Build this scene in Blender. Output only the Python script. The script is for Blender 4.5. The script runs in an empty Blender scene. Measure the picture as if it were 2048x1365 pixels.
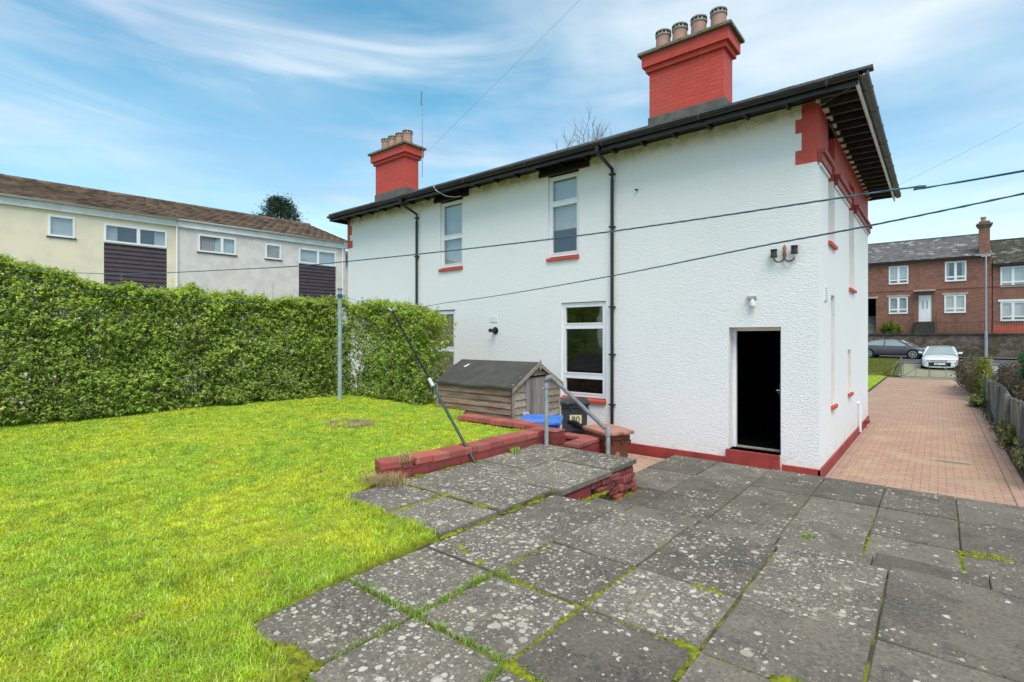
import bpy, bmesh, math, random
import numpy as np
from math import radians, sin, cos, pi
from mathutils import Vector, noise as mnoise
random.seed(7); rng = np.random.default_rng(7)
S = bpy.context.scene; COL = S.collection

# ------------------------------------------------------------------ camera, sky, sun, exposure
cam = bpy.data.cameras.new('camera'); co = bpy.data.objects.new('camera', cam); COL.objects.link(co)
co.location = (0, 0, 2.26); co.rotation_euler = (radians(90), 0, radians(39.5))
cam.sensor_width = 36; cam.lens = 18.18; cam.shift_y = -0.0037; cam.clip_end = 3000; cam.clip_start = 0.05
S.camera = co
SUN_EL, SUN_AZ = radians(58), radians(132)   # azimuth measured clockwise from +Y
sun = bpy.data.lights.new('sun', 'SUN'); so = bpy.data.objects.new('sun', sun); COL.objects.link(so)
sun.energy = 2.5; sun.angle = radians(40); sun.color = (1.0, 0.93, 0.83)
so.rotation_euler = (radians(90) - SUN_EL, 0, pi - SUN_AZ); so.location = (5, -5, 30)
w = bpy.data.worlds.new('World'); S.world = w; w.use_nodes = True
WN, WL = w.node_tree.nodes, w.node_tree.links
WN.clear()
def wn(t, **k):
    n = WN.new(t)
    for a, b in k.items(): setattr(n, a, b)
    return n
sky = wn('ShaderNodeTexSky', sky_type='NISHITA', sun_disc=False); sky.sun_elevation = SUN_EL; sky.sun_rotation = SUN_AZ
sky.air_density = 1.0; sky.dust_density = 0.6; sky.ozone_density = 1.6
hs = wn('ShaderNodeHueSaturation'); hs.inputs['Hue'].default_value = 0.469; hs.inputs['Saturation'].default_value = 1.22; hs.inputs['Value'].default_value = 1.20
WL.new(sky.outputs[0], hs.inputs['Color'])
bg1 = wn('ShaderNodeBackground'); bg1.inputs[1].default_value = 0.135; WL.new(hs.outputs[0], bg1.inputs[0])
tc = wn('ShaderNodeTexCoord')
def cloud(rot, scl, nscale, det, dist, lo, hi, off=(0, 0, 0)):
    m = wn('ShaderNodeMapping'); m.inputs['Rotation'].default_value = rot; m.inputs['Scale'].default_value = scl; m.inputs['Location'].default_value = off
    WL.new(tc.outputs['Generated'], m.inputs[0])
    n = wn('ShaderNodeTexNoise'); n.inputs['Scale'].default_value = nscale; n.inputs['Detail'].default_value = det
    n.inputs['Roughness'].default_value = 0.55; n.inputs['Distortion'].default_value = dist
    WL.new(m.outputs[0], n.inputs['Vector'])
    r = wn('ShaderNodeMapRange'); r.interpolation_type = 'SMOOTHSTEP'; r.inputs[1].default_value = lo; r.inputs[2].default_value = hi
    WL.new(n.outputs[0], r.inputs[0]); return r.outputs[0]
c1 = cloud((0.10, -0.16, 0.5), (1.0, 1.0, 5.0), 1.6, 5, 0.7, 0.42, 0.82, (3.1, 1.2, 0.4))     # long wisps
c2 = cloud((0.0, 0.1, 0.2), (1.0, 1.0, 2.2), 1.0, 6, 0.5, 0.36, 0.74, (7.3, 2.6, 5.2))     # soft banks
mx = wn('ShaderNodeMath', operation='MAXIMUM'); WL.new(c1, mx.inputs[0]); WL.new(c2, mx.inputs[1])
sep = wn('ShaderNodeSeparateXYZ'); WL.new(tc.outputs['Generated'], sep.inputs[0])
hz = wn('ShaderNodeMapRange'); hz.interpolation_type = 'SMOOTHSTEP'; hz.inputs[1].default_value = 0.34; hz.inputs[2].default_value = 0.0
hz.inputs[3].default_value = 0.0; hz.inputs[4].default_value = 0.6; WL.new(sep.outputs[2], hz.inputs[0])
mx2 = wn('ShaderNodeMath', operation='MAXIMUM'); WL.new(mx.outputs[0], mx2.inputs[0]); WL.new(hz.outputs[0], mx2.inputs[1])
sc_ = wn('ShaderNodeMath', operation='MULTIPLY'); sc_.inputs[1].default_value = 0.86; WL.new(mx2.outputs[0], sc_.inputs[0])
cc = wn('ShaderNodeValToRGB'); cc.color_ramp.elements[0].position = 0.40; cc.color_ramp.elements[0].color = (0.50, 0.62, 0.80, 1)
cc.color_ramp.elements[1].position = 0.58; cc.color_ramp.elements[1].color = (0.90, 0.96, 1.0, 1)
cn = wn('ShaderNodeTexNoise'); cn.inputs['Scale'].default_value = 1.6; cn.inputs['Detail'].default_value = 4
cm = wn('ShaderNodeMapping'); cm.inputs['Scale'].default_value = (1, 1, 4.5); WL.new(tc.outputs['Generated'], cm.inputs[0]); WL.new(cm.outputs[0], cn.inputs['Vector'])
WL.new(cn.outputs[0], cc.inputs[0])
bg2 = wn('ShaderNodeBackground'); bg2.inputs[1].default_value = 0.86; WL.new(cc.outputs[0], bg2.inputs[0])
ms = wn('ShaderNodeMixShader'); WL.new(sc_.outputs[0], ms.inputs[0]); WL.new(bg1.outputs[0], ms.inputs[1]); WL.new(bg2.outputs[0], ms.inputs[2])
wo = wn('ShaderNodeOutputWorld'); WL.new(ms.outputs[0], wo.inputs[0])
S.view_settings.view_transform = 'Standard'; S.view_settings.look = 'None'; S.view_settings.exposure = 0.42; S.view_settings.gamma = 1
S.render.engine = 'CYCLES'; S.cycles.max_bounces = 8; S.cycles.transparent_max_bounces = 12

# ------------------------------------------------------------------ materials
class NT:
    def __init__(s, name):
        s.m = bpy.data.materials.new(name); s.m.use_nodes = True
        s.N, s.L = s.m.node_tree.nodes, s.m.node_tree.links
        s.b = s.N['Principled BSDF']; s.tc = s.N.new('ShaderNodeTexCoord'); s.obj = s.tc.outputs['Object']
    def set(s, **k):
        for a, v in k.items(): s.b.inputs[a.replace('_', ' ')].default_value = v
    def n(s, t, ins=None, **k):
        n = s.N.new(t)
        for a, v in k.items(): setattr(n, a, v)
        for a, v in (ins or {}).items():
            if hasattr(v, 'links') or isinstance(v, bpy.types.NodeSocket): s.L.new(v, n.inputs[a])
            else: n.inputs[a].default_value = v
        return n
    def noise(s, scale, det=4, rough=.55, vec=None, dist=0):
        return s.n('ShaderNodeTexNoise', {'Vector': vec or s.obj, 'Scale': scale, 'Detail': det, 'Roughness': rough, 'Distortion': dist}).outputs[0]
    def rng(s, v, a, b, c=0., d=1., smooth=True):
        n = s.n('ShaderNodeMapRange', {0: v, 1: a, 2: b, 3: c, 4: d})
        if smooth: n.interpolation_type = 'SMOOTHSTEP'
        return n.outputs[0]
    def mix(s, f, a, b, mode='MIX'):
        n = s.N.new('ShaderNodeMix'); n.data_type = 'RGBA'; n.blend_type = mode
        for i, v in ((0, f), (6, a), (7, b)):
            if isinstance(v, bpy.types.NodeSocket): s.L.new(v, n.inputs[i])
            else: n.inputs[i].default_value = v if i == 0 else (*v[:3], 1)
        return n.outputs[2]
    def math(s, op, a, b=0., c=0.):
        n = s.N.new('ShaderNodeMath'); n.operation = op
        for i, v in enumerate((a, b, c)):
            if isinstance(v, bpy.types.NodeSocket): s.L.new(v, n.inputs[i])
            else: n.inputs[i].default_value = v
        return n.outputs[0]
    def attr(s, name='tone'): return s.n('ShaderNodeAttribute', attribute_name=name).outputs['Fac']
    def scale(s, col, f):
        return s.n('ShaderNodeVectorMath', {0: col, 1: s.n('ShaderNodeCombineXYZ', {0: f, 1: f, 2: f}).outputs[0]}, operation='MULTIPLY').outputs[0]
    def vec(s, sx, sy, sz):
        return s.n('ShaderNodeMapping', {'Vector': s.obj, 'Scale': (sx, sy, sz)}).outputs[0]
    def col(s, c): s.L.new(c, s.b.inputs['Base Color'])
    def bump(s, h, dist, strength=1.0, prev=None):
        n = s.n('ShaderNodeBump', {'Height': h, 'Distance': dist, 'Strength': strength})
        if prev: s.L.new(prev, n.inputs['Normal'])
        s.L.new(n.outputs[0], s.b.inputs['Normal']); return n.outputs[0]

def pmat(name, c1, c2=None, scale=4., rough=.8, bump=0., bscale=60., tone=0., metal=0., spec=.4, stretch=(1, 1, 1), lo=.35, hi=.65, coat=0.):
    t = NT(name); t.set(Roughness=rough, Metallic=metal, Specular_IOR_Level=spec, Coat_Weight=coat)
    v = t.vec(*stretch) if stretch != (1, 1, 1) else t.obj
    c2 = c2 or tuple(x * .8 for x in c1)
    c = t.mix(t.rng(t.noise(scale, 5, .6, v), lo, hi), c1, c2)
    if tone: c = t.scale(c, t.rng(t.attr(), 0, 1, 1 - tone, 1 + tone, False))
    t.col(c)
    if bump: t.bump(t.noise(bscale, 5, .6, v), bump)
    return t.m

def brickmat(name, c1, c2, mortar, bw=.225, bh=.075, ms=.006, horizontal=False, bump=.006, stain=(.1, .08, .06), stainamt=.35, rough=.85, offset=.5):
    t = NT(name); t.set(Roughness=rough, Specular_IOR_Level=.3)
    sp = t.n('ShaderNodeSeparateXYZ', {0: t.obj}).outputs
    if horizontal: v = t.obj
    else: v = t.n('ShaderNodeCombineXYZ', {0: t.math('ADD', sp[0], sp[1]), 1: sp[2], 2: 0.}).outputs[0]
    wob = t.n('ShaderNodeVectorMath', {0: v, 1: t.scale(t.n('ShaderNodeTexNoise', {'Vector': t.obj, 'Scale': 3.}).outputs[1], .012)}, operation='ADD').outputs[0]
    b = t.n('ShaderNodeTexBrick', {'Vector': wob, 'Color1': (*c1, 1), 'Color2': (*c2, 1), 'Mortar': (*mortar, 1), 'Scale': 1., 'Mortar Size': ms, 'Mortar Smooth': .3, 'Bias': 0., 'Brick Width': bw, 'Row Height': bh}, offset=offset)
    c = t.mix(t.rng(t.noise(1.3, 6, .65), .45, .75, 0, stainamt), b.outputs[0], stain)
    c = t.mix(t.rng(t.noise(14, 4, .6), .3, .7, 0, .25), c, tuple(min(1, x * 1.5) for x in c2))
    ch = t.rng(t.noise(7, 7, .8, t.n('ShaderNodeMapping', {'Vector': t.obj, 'Scale': (1, 1, 2.2)}).outputs[0]), .665, .69, 0, .75)
    c = t.mix(ch, c, tuple(x * .42 for x in c2)); c = t.mix(t.rng(t.noise(.9, 5, .6), .4, .7, 0, .25), c, tuple(x * .6 + .03 for x in c1))
    t.col(c)
    h = t.math('SUBTRACT', t.math('MULTIPLY', t.noise(80, 4), .35), b.outputs['Fac'])
    t.bump(h, bump); return t.m

def roughcast(name, base, stain, bscale=16., bd=.035):
    t = NT(name); t.set(Roughness=.75, Specular_IOR_Level=.3)
    sp = t.n('ShaderNodeSeparateXYZ', {0: t.obj}).outputs
    c = t.mix(t.rng(t.noise(.7, 6, .6), .5, .8, 0, .3), base, stain)
    # algae tint just under the eaves, broken up by noise
    top = t.math('MULTIPLY', t.rng(sp[2], 5.62, 5.95), t.rng(t.noise(3.5, 6, .7), .4, .62))
    c = t.mix(t.math('MULTIPLY', top, .6), c, (.33, .31, .19))
    low = t.math('MULTIPLY', t.rng(sp[2], .55, .15), t.rng(t.noise(5, 5, .7), .45, .7))
    c = t.mix(t.math('MULTIPLY', low, .35), c, (.45, .42, .38))
    t.col(c)
    v = t.vec(1, 1, 1.7)
    a = t.noise(bscale, 5, .55, v, 1.2)
    b2 = t.noise(bscale * 3.2, 4, .6, v)
    t.bump(t.math('ADD', a, t.math('MULTIPLY', b2, .3)), bd, .85); return t.m

def rowmat(name, c1, c2, c3, row=.33, along=.3, tone=.25):
    """interlocking roof tiles / slates: object-space brick cells with lichen"""
    t = NT(name); t.set(Roughness=.85, Specular_IOR_Level=.25)
    sp = t.n('ShaderNodeSeparateXYZ', {0: t.obj}).outputs
    c = t.mix(t.rng(t.noise(2.2, 6, .7), .38, .62), c1, c2)
    c = t.mix(t.rng(t.noise(9, 5, .7), .56, .66, 0, .75), c, c3)
    c = t.scale(c, t.rng(t.attr(), 0, 1, 1 - tone, 1 + tone, False))
    if row: c = t.mix(t.math('MULTIPLY', t.rng(t.attr(), .80, .84), t.rng(t.noise(.55, 4, .6), .48, .56)), c, tuple(min(1, x * 1.25) for x in c3))
    t.col(c); t.bump(t.noise(50, 4), .01); return t.m

M = {}
M['white'] = roughcast('white_roughcast', (.90, .895, .875), (.82, .815, .80), 23., .022)
M['smooth_white'] = pmat('smooth_white_render', (.82, .83, .83), (.72, .72, .70), 3, .7, .004, 40)
M['upvc'] = pmat('white_plastic', (.84, .85, .86), (.8, .8, .8), 3, .35)
M['cream'] = pmat('cream_render', (.82, .73, .54), (.70, .64, .49), 1.2, .9, .01, 60, lo=.4, hi=.75)
M['greyrender'] = pmat('grey_roughcast', (.76, .70, .64), (.62, .58, .54), 2.4, .9, .02, 45, lo=.35, hi=.7)
M['redpaint'] = brickmat('red_painted_brick', (.60, .085, .055), (.52, .065, .045), (.49, .062, .045), bump=.004, stain=(.36, .10, .075), stainamt=.8, rough=.6)
M['redflat'] = pmat('red_flat_paint', (.60, .085, .058), (.50, .07, .05), 4, .6, .004, 50)
M['redsmooth'] = pmat('red_masonry_paint', (.37, .052, .044), (.25, .038, .034), 3, .55, .004, 40)
M['redwall'] = brickmat('weathered_red_painted_brick', (.31, .055, .048), (.24, .04, .038), (.17, .035, .03), bump=.012, stain=(.10, .06, .045), stainamt=.75, rough=.75)
M['coping'] = pmat('worn_red_coping', (.42, .082, .070), (.33, .12, .088), 6, .8, .012, 40, tone=.22)
M['brokenred'] = pmat('spalled_red_brick', (.32, .075, .06), (.14, .04, .035), 9, .9, .02, 30, tone=.3)
M['cement'] = pmat('grey_cement', (.15, .14, .125), (.10, .095, .085), 4, .9, .01, 40)
M['capstone'] = pmat('mossy_cap_stone', (.21, .20, .17), (.12, .13, .05), 7, .95, .02, 40)
M['clay'] = pmat('clay_pot', (.46, .25, .185), (.34, .21, .17), 6, .8, .004, 40)
M['claygrey'] = pmat('grey_pot_rim', (.40, .37, .33), (.28, .26, .23), 10, .85, .004, 40)
M['black'] = pmat('black_paint', (.012, .012, .014), (.02, .02, .02), 5, .35, spec=.5)
M['blackpipe'] = pmat('black_plastic_pipe', (.018, .014, .016), (.026, .02, .022), 5, .35)
M['darkgrey'] = pmat('dark_grey_timber', (.05, .05, .052), (.03, .03, .03), 8, .6)
M['slate'] = pmat('roof_slate', (.12, .115, .11), (.08, .08, .08), 6, .7, .02, 30)
M['greygutter'] = pmat('grey_gutter', (.13, .13, .13), (.09, .09, .09), 6, .6)
M['dark'] = pmat('unlit_room', (.012, .012, .014), (.008, .008, .009), 2, 1., spec=0.)  # near-black walls: the darkness of the rooms is put into the colour
M['room'] = pmat('room_wall', (.12, .11, .10), (.09, .09, .08), 2, .9)
M['blind'] = pmat('pale_blind', (.55, .57, .57), (.48, .50, .50), 1, .8)
M['slatblind'] = pmat('slatted_blind', (.10, .11, .14), (.07, .08, .10), 3, .5)
M['brownblind'] = pmat('dark_red_brown_blind', (.16, .05, .038), (.11, .035, .03), 2, .7)
M['vblind'] = pmat('vertical_blind', (.60, .63, .62), (.5, .54, .55), 2, .8)
M['galv'] = pmat('galvanised_steel', (.40, .43, .45), (.30, .33, .35), 12, .45, .001, 80, metal=.35)
M['steelrail'] = pmat('weathered_steel_rail', (.20, .205, .215), (.14, .14, .15), 14, .55, .001, 80)
M['polegreen'] = pmat('pale_green_grey_pole', (.34, .42, .42), (.24, .31, .31), 9, .6, .002, 60)
M['rope'] = pmat('green_rope', (.05, .15, .19), (.03, .09, .13), 30, .6)
M['propgreen'] = pmat('dark_green_prop', (.012, .045, .035), (.02, .06, .05), 8, .4)
M['proppale'] = pmat('pale_plastic', (.5, .6, .62), None, 8, .5)
M['shedwood'] = pmat('silvered_board', (.36, .30, .24), (.24, .19, .15), 3, .85, .008, 30, tone=.3, stretch=(1.2, 6, 9))
M['shedred'] = pmat('red_stained_board', (.29, .22, .17), (.20, .10, .06), 2.5, .8, .008, 30, tone=.35, stretch=(1, 3, 7))
M['sheddoor'] = pmat('silvered_door_board', (.27, .24, .215), (.19, .165, .15), 4, .85, .008, 30, tone=.3, stretch=(9, 9, 1))
M['felt'] = pmat('roofing_felt', (.062, .057, .049), (.085, .078, .066), 3, .95, .004, 120)
M['bluebin'] = pmat('blue_plastic', (.07, .21, .66), (.05, .17, .56), 5, .35)
M['brownbin'] = pmat('brown_plastic', (.20, .058, .028), (.15, .045, .024), 4, .45)
M['brownlid'] = pmat('faded_brown_lid', (.46, .20, .14), (.38, .16, .11), 5, .5)
M['greybin'] = pmat('dark_grey_bin', (.045, .052, .055), (.035, .04, .042), 4, .5)
M['tyre'] = pmat('black_rubber', (.012, .012, .012), None, 8, .8)
M['rim'] = pmat('alloy_rim', (.55, .56, .58), None, 8, .3, metal=.7)
M['silver'] = pmat('silver_trim', (.75, .76, .78), None, 8, .25, metal=.6)
M['carwhite'] = pmat('white_car_paint', (.82, .84, .86), None, 1, .25, coat=.6); 
M['cargrey'] = pmat('grey_car_paint', (.12, .11, .125), (.11, .10, .115), 1, .3, metal=.3, coat=.6)
M['carglass'] = pmat('car_glass', (.26, .31, .29), (.30, .35, .33), 1, .06, spec=.8)  # grey-green base: the reflection on the glass is put into the colour
M['lamp'] = pmat('headlamp', (.6, .63, .66), None, 8, .1)
M['road'] = pmat('asphalt', (.075, .075, .078), (.10, .10, .098), 2, .9, .006, 90)
M['pave'] = pmat('concrete_pavement', (.30, .29, .27), (.22, .215, .20), 1.5, .9, .006, 60)
M['mossconc'] = pmat('mossy_concrete', (.26, .25, .13), (.30, .27, .21), 2.5, .95, .02, 30)
M['darkstep'] = pmat('dark_stained_steps', (.035, .04, .032), (.06, .062, .05), 5, .9, .01, 40)
M['conc'] = pmat('weathered_concrete', (.28, .265, .23), (.18, .175, .15), 5, .9, .01, 50)
M['soil'] = pmat('dark_soil', (.045, .032, .02), (.07, .055, .03), 8, .95, .03, 20)
M['jointsoil'] = pmat('mossy_joint_soil', (.17, .20, .012), (.075, .06, .03), 4.5, .95, .01, 40, lo=.42, hi=.58)
M['ground'] = pmat('rough_ground', (.07, .10, .025), (.12, .13, .05), 1.2, .95, .05, 8)
M['fencewood'] = pmat('grey_weathered_board', (.27, .265, .25), (.13, .13, .115), 3, .85, .01, 25, tone=.45, stretch=(8, 8, 1))
M['ironrail'] = pmat('rusty_iron', (.06, .04, .03), (.09, .05, .03), 8, .7)
M['gate'] = pmat('grey_green_gate_paint', (.14, .15, .13), (.20, .20, .17), 9, .6)
M['bark'] = pmat('bark', (.11, .085, .06), (.07, .055, .04), 12, .9, .01, 40)
M['twig'] = pmat('bare_twig', (.33, .29, .26), (.25, .22, .19), 12, .9)
M['rbrick'] = brickmat('red_facing_brick', (.36, .165, .11), (.22, .09, .065), (.27, .21, .17), bump=.01, stain=(.07, .05, .045), stainamt=.55)
M['rslate'] = rowmat('old_slate', (.125, .118, .11), (.165, .158, .15), (.26, .26, .255))
M['mslate'] = rowmat('mossy_slate', (.09, .085, .07), (.05, .05, .022), (.14, .14, .12))
M['tile'] = rowmat('brown_concrete_tile', (.17, .115, .08), (.105, .075, .055), (.12, .12, .05), tone=.4, row=0)
M['panel'] = pmat('plum_brown_cladding', (.055, .036, .042), (.07, .045, .05), 3, .45)
M['stonetrim'] = pmat('stone_trim', (.46, .43, .36), (.34, .31, .25), 4, .85)
M['orange'] = pmat('orange_red_paint', (.62, .13, .07), (.5, .10, .06), 3, .7)
M['yellow'] = pmat('pale_yellow_sticker', (.72, .66, .36), None, 3, .5)
M['drain'] = pmat('concrete_drain_cover', (.22, .20, .15), (.11, .11, .06), 14, .9, .01, 60)
M['copper'] = pmat('copper_fitting', (.4, .17, .09), (.25, .1, .06), 9, .5)
M['straw'] = pmat('dead_grass', (.50, .38, .18), (.36, .26, .12), 9, .8, tone=.3)

def stone_wall():
    t = NT('rubble_stone'); t.set(Roughness=.9)
    v = t.n('ShaderNodeMapping', {'Vector': t.obj, 'Scale': (1, 1, 1.7)}).outputs[0]
    vo = t.n('ShaderNodeTexVoronoi', {'Vector': v, 'Scale': 3.2, 'Randomness': .9})
    ed = t.n('ShaderNodeTexVoronoi', {'Vector': v, 'Scale': 3.2, 'Randomness': .9}, feature='DISTANCE_TO_EDGE').outputs[0]
    g = t.n('ShaderNodeSeparateColor', {0: vo.outputs['Color']}).outputs
    c = t.mix(g[0], (.085, .06, .05), (.20, .135, .11))
    c = t.mix(t.rng(ed, .06, .0, 0, .7), c, (.06, .055, .05))
    c = t.mix(t.rng(t.noise(1.1, 6, .65), .47, .6, 0, .85), c, (.045, .05, .02))
    c = t.mix(t.rng(t.noise(4, 6, .65), .62, .7, 0, .8), c, (.34, .33, .30)); t.col(c)
    t.bump(t.math('MINIMUM', ed, .12), .12); return t.m
M['stone'] = stone_wall()

def glass():
    t = NT('window_glass'); t.N.remove(t.b)
    tr = t.n('ShaderNodeBsdfTransparent', {'Color': (.93, .95, .95, 1)}); gl = t.n('ShaderNodeBsdfGlossy', {'Roughness': .015, 'Color': (.95, .97, 1, 1)})
    fr = t.n('ShaderNodeMapRange', {0: t.math('POWER', t.n('ShaderNodeLayerWeight', {'Blend': .5}).outputs['Facing'], 3.5), 3: .075, 4: .95}); bu = t.n('ShaderNodeBump', {'Height': t.noise(1.6, 2), 'Distance': .0012}); t.L.new(bu.outputs[0], gl.inputs['Normal'])
    m = t.n('ShaderNodeMixShader', {0: fr.outputs[0], 1: tr.outputs[0], 2: gl.outputs[0]})
    t.L.new(m.outputs[0], t.N['Material Output'].inputs[0]); return t.m
M['glass'] = glass()

def slab():
    t = NT('paving_slab'); t.set(Roughness=.88, Specular_IOR_Level=.3)
    tone = t.attr(); lich = t.attr('lichen')
    c = t.mix(t.rng(t.noise(2.2, 6, .65), .35, .65), (.185, .162, .128), (.125, .113, .092))
    c = t.mix(t.rng(t.noise(6.5, 6, .75), .48, .66, 0, .75), c, (.20, .165, .115))
    c = t.mix(t.rng(t.noise(4.1, 6, .75, t.vec(1, 1.3, 1)), .5, .68, 0, .7), c, (.075, .072, .066))
    g1 = t.noise(52, 3, .8); c = t.mix(t.rng(g1, .52, .68, 0, .75), c, (.27, .245, .20)); c = t.mix(t.rng(g1, .46, .30, 0, .8), c, (.055, .05, .045))
    c = t.scale(c, t.rng(tone, 0, 1, .72, 1.35, False))
    c = t.mix(t.math('MULTIPLY', t.rng(t.noise(11, 7, .8), .55, .66, 0, .8), t.rng(lich, 0., 1., 0, 1.)), c, (.40, .37, .29))
    wv = t.n('ShaderNodeVectorMath', {0: t.obj, 1: t.scale(t.n('ShaderNodeTexNoise', {'Vector': t.obj, 'Scale': 38., 'Detail': 4.}).outputs[1], .026)}, operation='ADD').outputs[0]
    tot = None
    dens = t.rng(t.noise(3.0, 5, .65), .3, .7, -.34, .36, False)
    for sc, rad, thr, col in ((11, .27, .70, (.50, .46, .36)), (20, .33, .60, (.66, .62, .53)), (34, .34, .66, (.62, .59, .50)), (5.5, .17, .82, (.58, .52, .38)), (58, .34, .66, (.46, .43, .37))):
        vo = t.n('ShaderNodeTexVoronoi', {'Vector': wv, 'Scale': float(sc), 'Randomness': 1.}, voronoi_dimensions='2D')
        g = t.n('ShaderNodeSeparateColor', {0: vo.outputs['Color']}).outputs
        r = t.math('MULTIPLY', t.rng(t.math('POWER', g[1], 2.), 0, 1, .30, 1.15, False), rad)
        gate = t.math('GREATER_THAN', t.math('ADD', g[0], t.math('ADD', dens, t.math('MULTIPLY', t.math('SUBTRACT', lich, .5), .7))), thr + .18)
        msk = t.math('MULTIPLY', t.math('MULTIPLY', t.math('LESS_THAN', vo.outputs['Distance'], r), gate), t.rng(g[2], 0, 1, .45, .95, False))
        c = t.mix(msk, c, col); tot = msk if tot is None else t.math('MAXIMUM', tot, msk)
    c = t.mix(t.rng(t.noise(1.7, 6, .7), .64, .74, 0, .7), c, (.10, .10, .02))
    c = t.n('ShaderNodeVectorMath', {0: c, 1: (.99, .955, .93)}, operation='MULTIPLY').outputs[0]
    t.col(c)
    t.bump(t.math('ADD', t.noise(120, 4, .7), t.math('MULTIPLY', t.noise(9, 4), .8)), .006); return t.m
M['slab'] = slab()

def leafmat(name, cs, rough=.45, trans=.45, tone=.45, patch=1.2, lo=.35, hi=.65):
    t = NT(name); t.N.remove(t.b)
    c = t.mix(t.rng(t.noise(patch, 5, .65), lo, hi), cs[0], cs[1])
    c = t.mix(t.rng(t.attr(), .72, 1.0), c, cs[2])
    if len(cs) > 3: c = t.mix(t.rng(t.noise(2.1, 5, .7), .56, .68, 0, .65), c, cs[3])
    c = t.scale(c, t.rng(t.attr('tone2'), 0, 1, 1 - tone, 1 + tone, False))
    d = t.n('ShaderNodeBsdfPrincipled', {'Base Color': c, 'Roughness': rough, 'Specular IOR Level': .35}); tl = t.n('ShaderNodeBsdfTranslucent', {'Color': c})
    m = t.n('ShaderNodeMixShader', {0: trans, 1: d.outputs[0], 2: tl.outputs[0]}); t.L.new(m.outputs[0], t.N['Material Output'].inputs[0]); return t.m
M['hedge'] = leafmat('privet_leaf', ((.36, .50, .08), (.27, .37, .06), (.60, .66, .24), (.24, .19, .08)))
M['hedgetip'] = leafmat('young_privet_leaf', ((.50, .60, .06), (.38, .52, .05), (.62, .64, .12)))
M['grass'] = leafmat('lawn_grass', ((.44, .64, .045), (.68, .72, .04), (.80, .84, .36)), .6, .45, .5, 1.6, .36, .68)
M['fargrass'] = pmat('verge_turf', (.30, .40, .03), (.22, .28, .03), 1.5, .9, .05, 20)
M['tuft'] = leafmat('weed_grass', ((.22, .38, .04), (.30, .44, .05), (.52, .48, .18)), .6, .35, .35)
M['moss'] = leafmat('moss', ((.15, .17, .010), (.24, .26, .012), (.10, .09, .012)), .9, .1, .35, 14)
M['pine'] = leafmat('conifer_needles', ((.030, .055, .028), (.045, .075, .035), (.06, .10, .05)), .6, .15)
M['shrub'] = leafmat('variegated_leaf', ((.28, .31, .09), (.20, .24, .07), (.62, .60, .30)), .45, .3)
M['brownshrub'] = leafmat('brown_shrub_leaf', ((.13, .085, .06), (.10, .10, .05), (.20, .13, .09)), .7, .2)
M['laurel'] = leafmat('glossy_leaf', ((.04, .14, .06), (.05, .16, .06), (.12, .24, .10)), .25, .25)
M['vergegrass'] = leafmat('rough_verge_grass', ((.17, .23, .03), (.25, .25, .05), (.36, .33, .12)), .7, .35, .35, 1.5)
M['vergeturf'] = pmat('mossy_verge_turf', (.19, .22, .03), (.13, .14, .035), 1.2, .95, .05, 20)
M['yellowbush'] = leafmat('yellow_green_leaf', ((.22, .24, .03), (.16, .20, .03), (.3, .3, .05)), .7, .3)

def lawnsoil():
    t = NT('lawn_turf'); t.set(Roughness=.95)
    c = t.mix(t.rng(t.noise(.9, 4, .6), .35, .65), (.36, .46, .025), (.56, .54, .03))
    c = t.mix(t.rng(t.noise(30, 4, .7), .4, .7, 0, .7), c, (.20, .24, .02)); t.col(c)
    t.bump(t.noise(45, 5, .7), .04); return t.m
M['turf'] = lawnsoil()
def pavers():
    return brickmat('brick_pavers', (.49, .295, .205), (.37, .225, .165), (.12, .095, .06), .205, .104, .006, True, .004, (.46, .36, .22), .85)
M['paver'] = pavers()
M['edging'] = brickmat('paver_edging', (.44, .29, .22), (.37, .23, .18), (.2, .15, .1), .104, .205, .0045, True, .004, (.24, .19, .12), .6, offset=0.)

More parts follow.
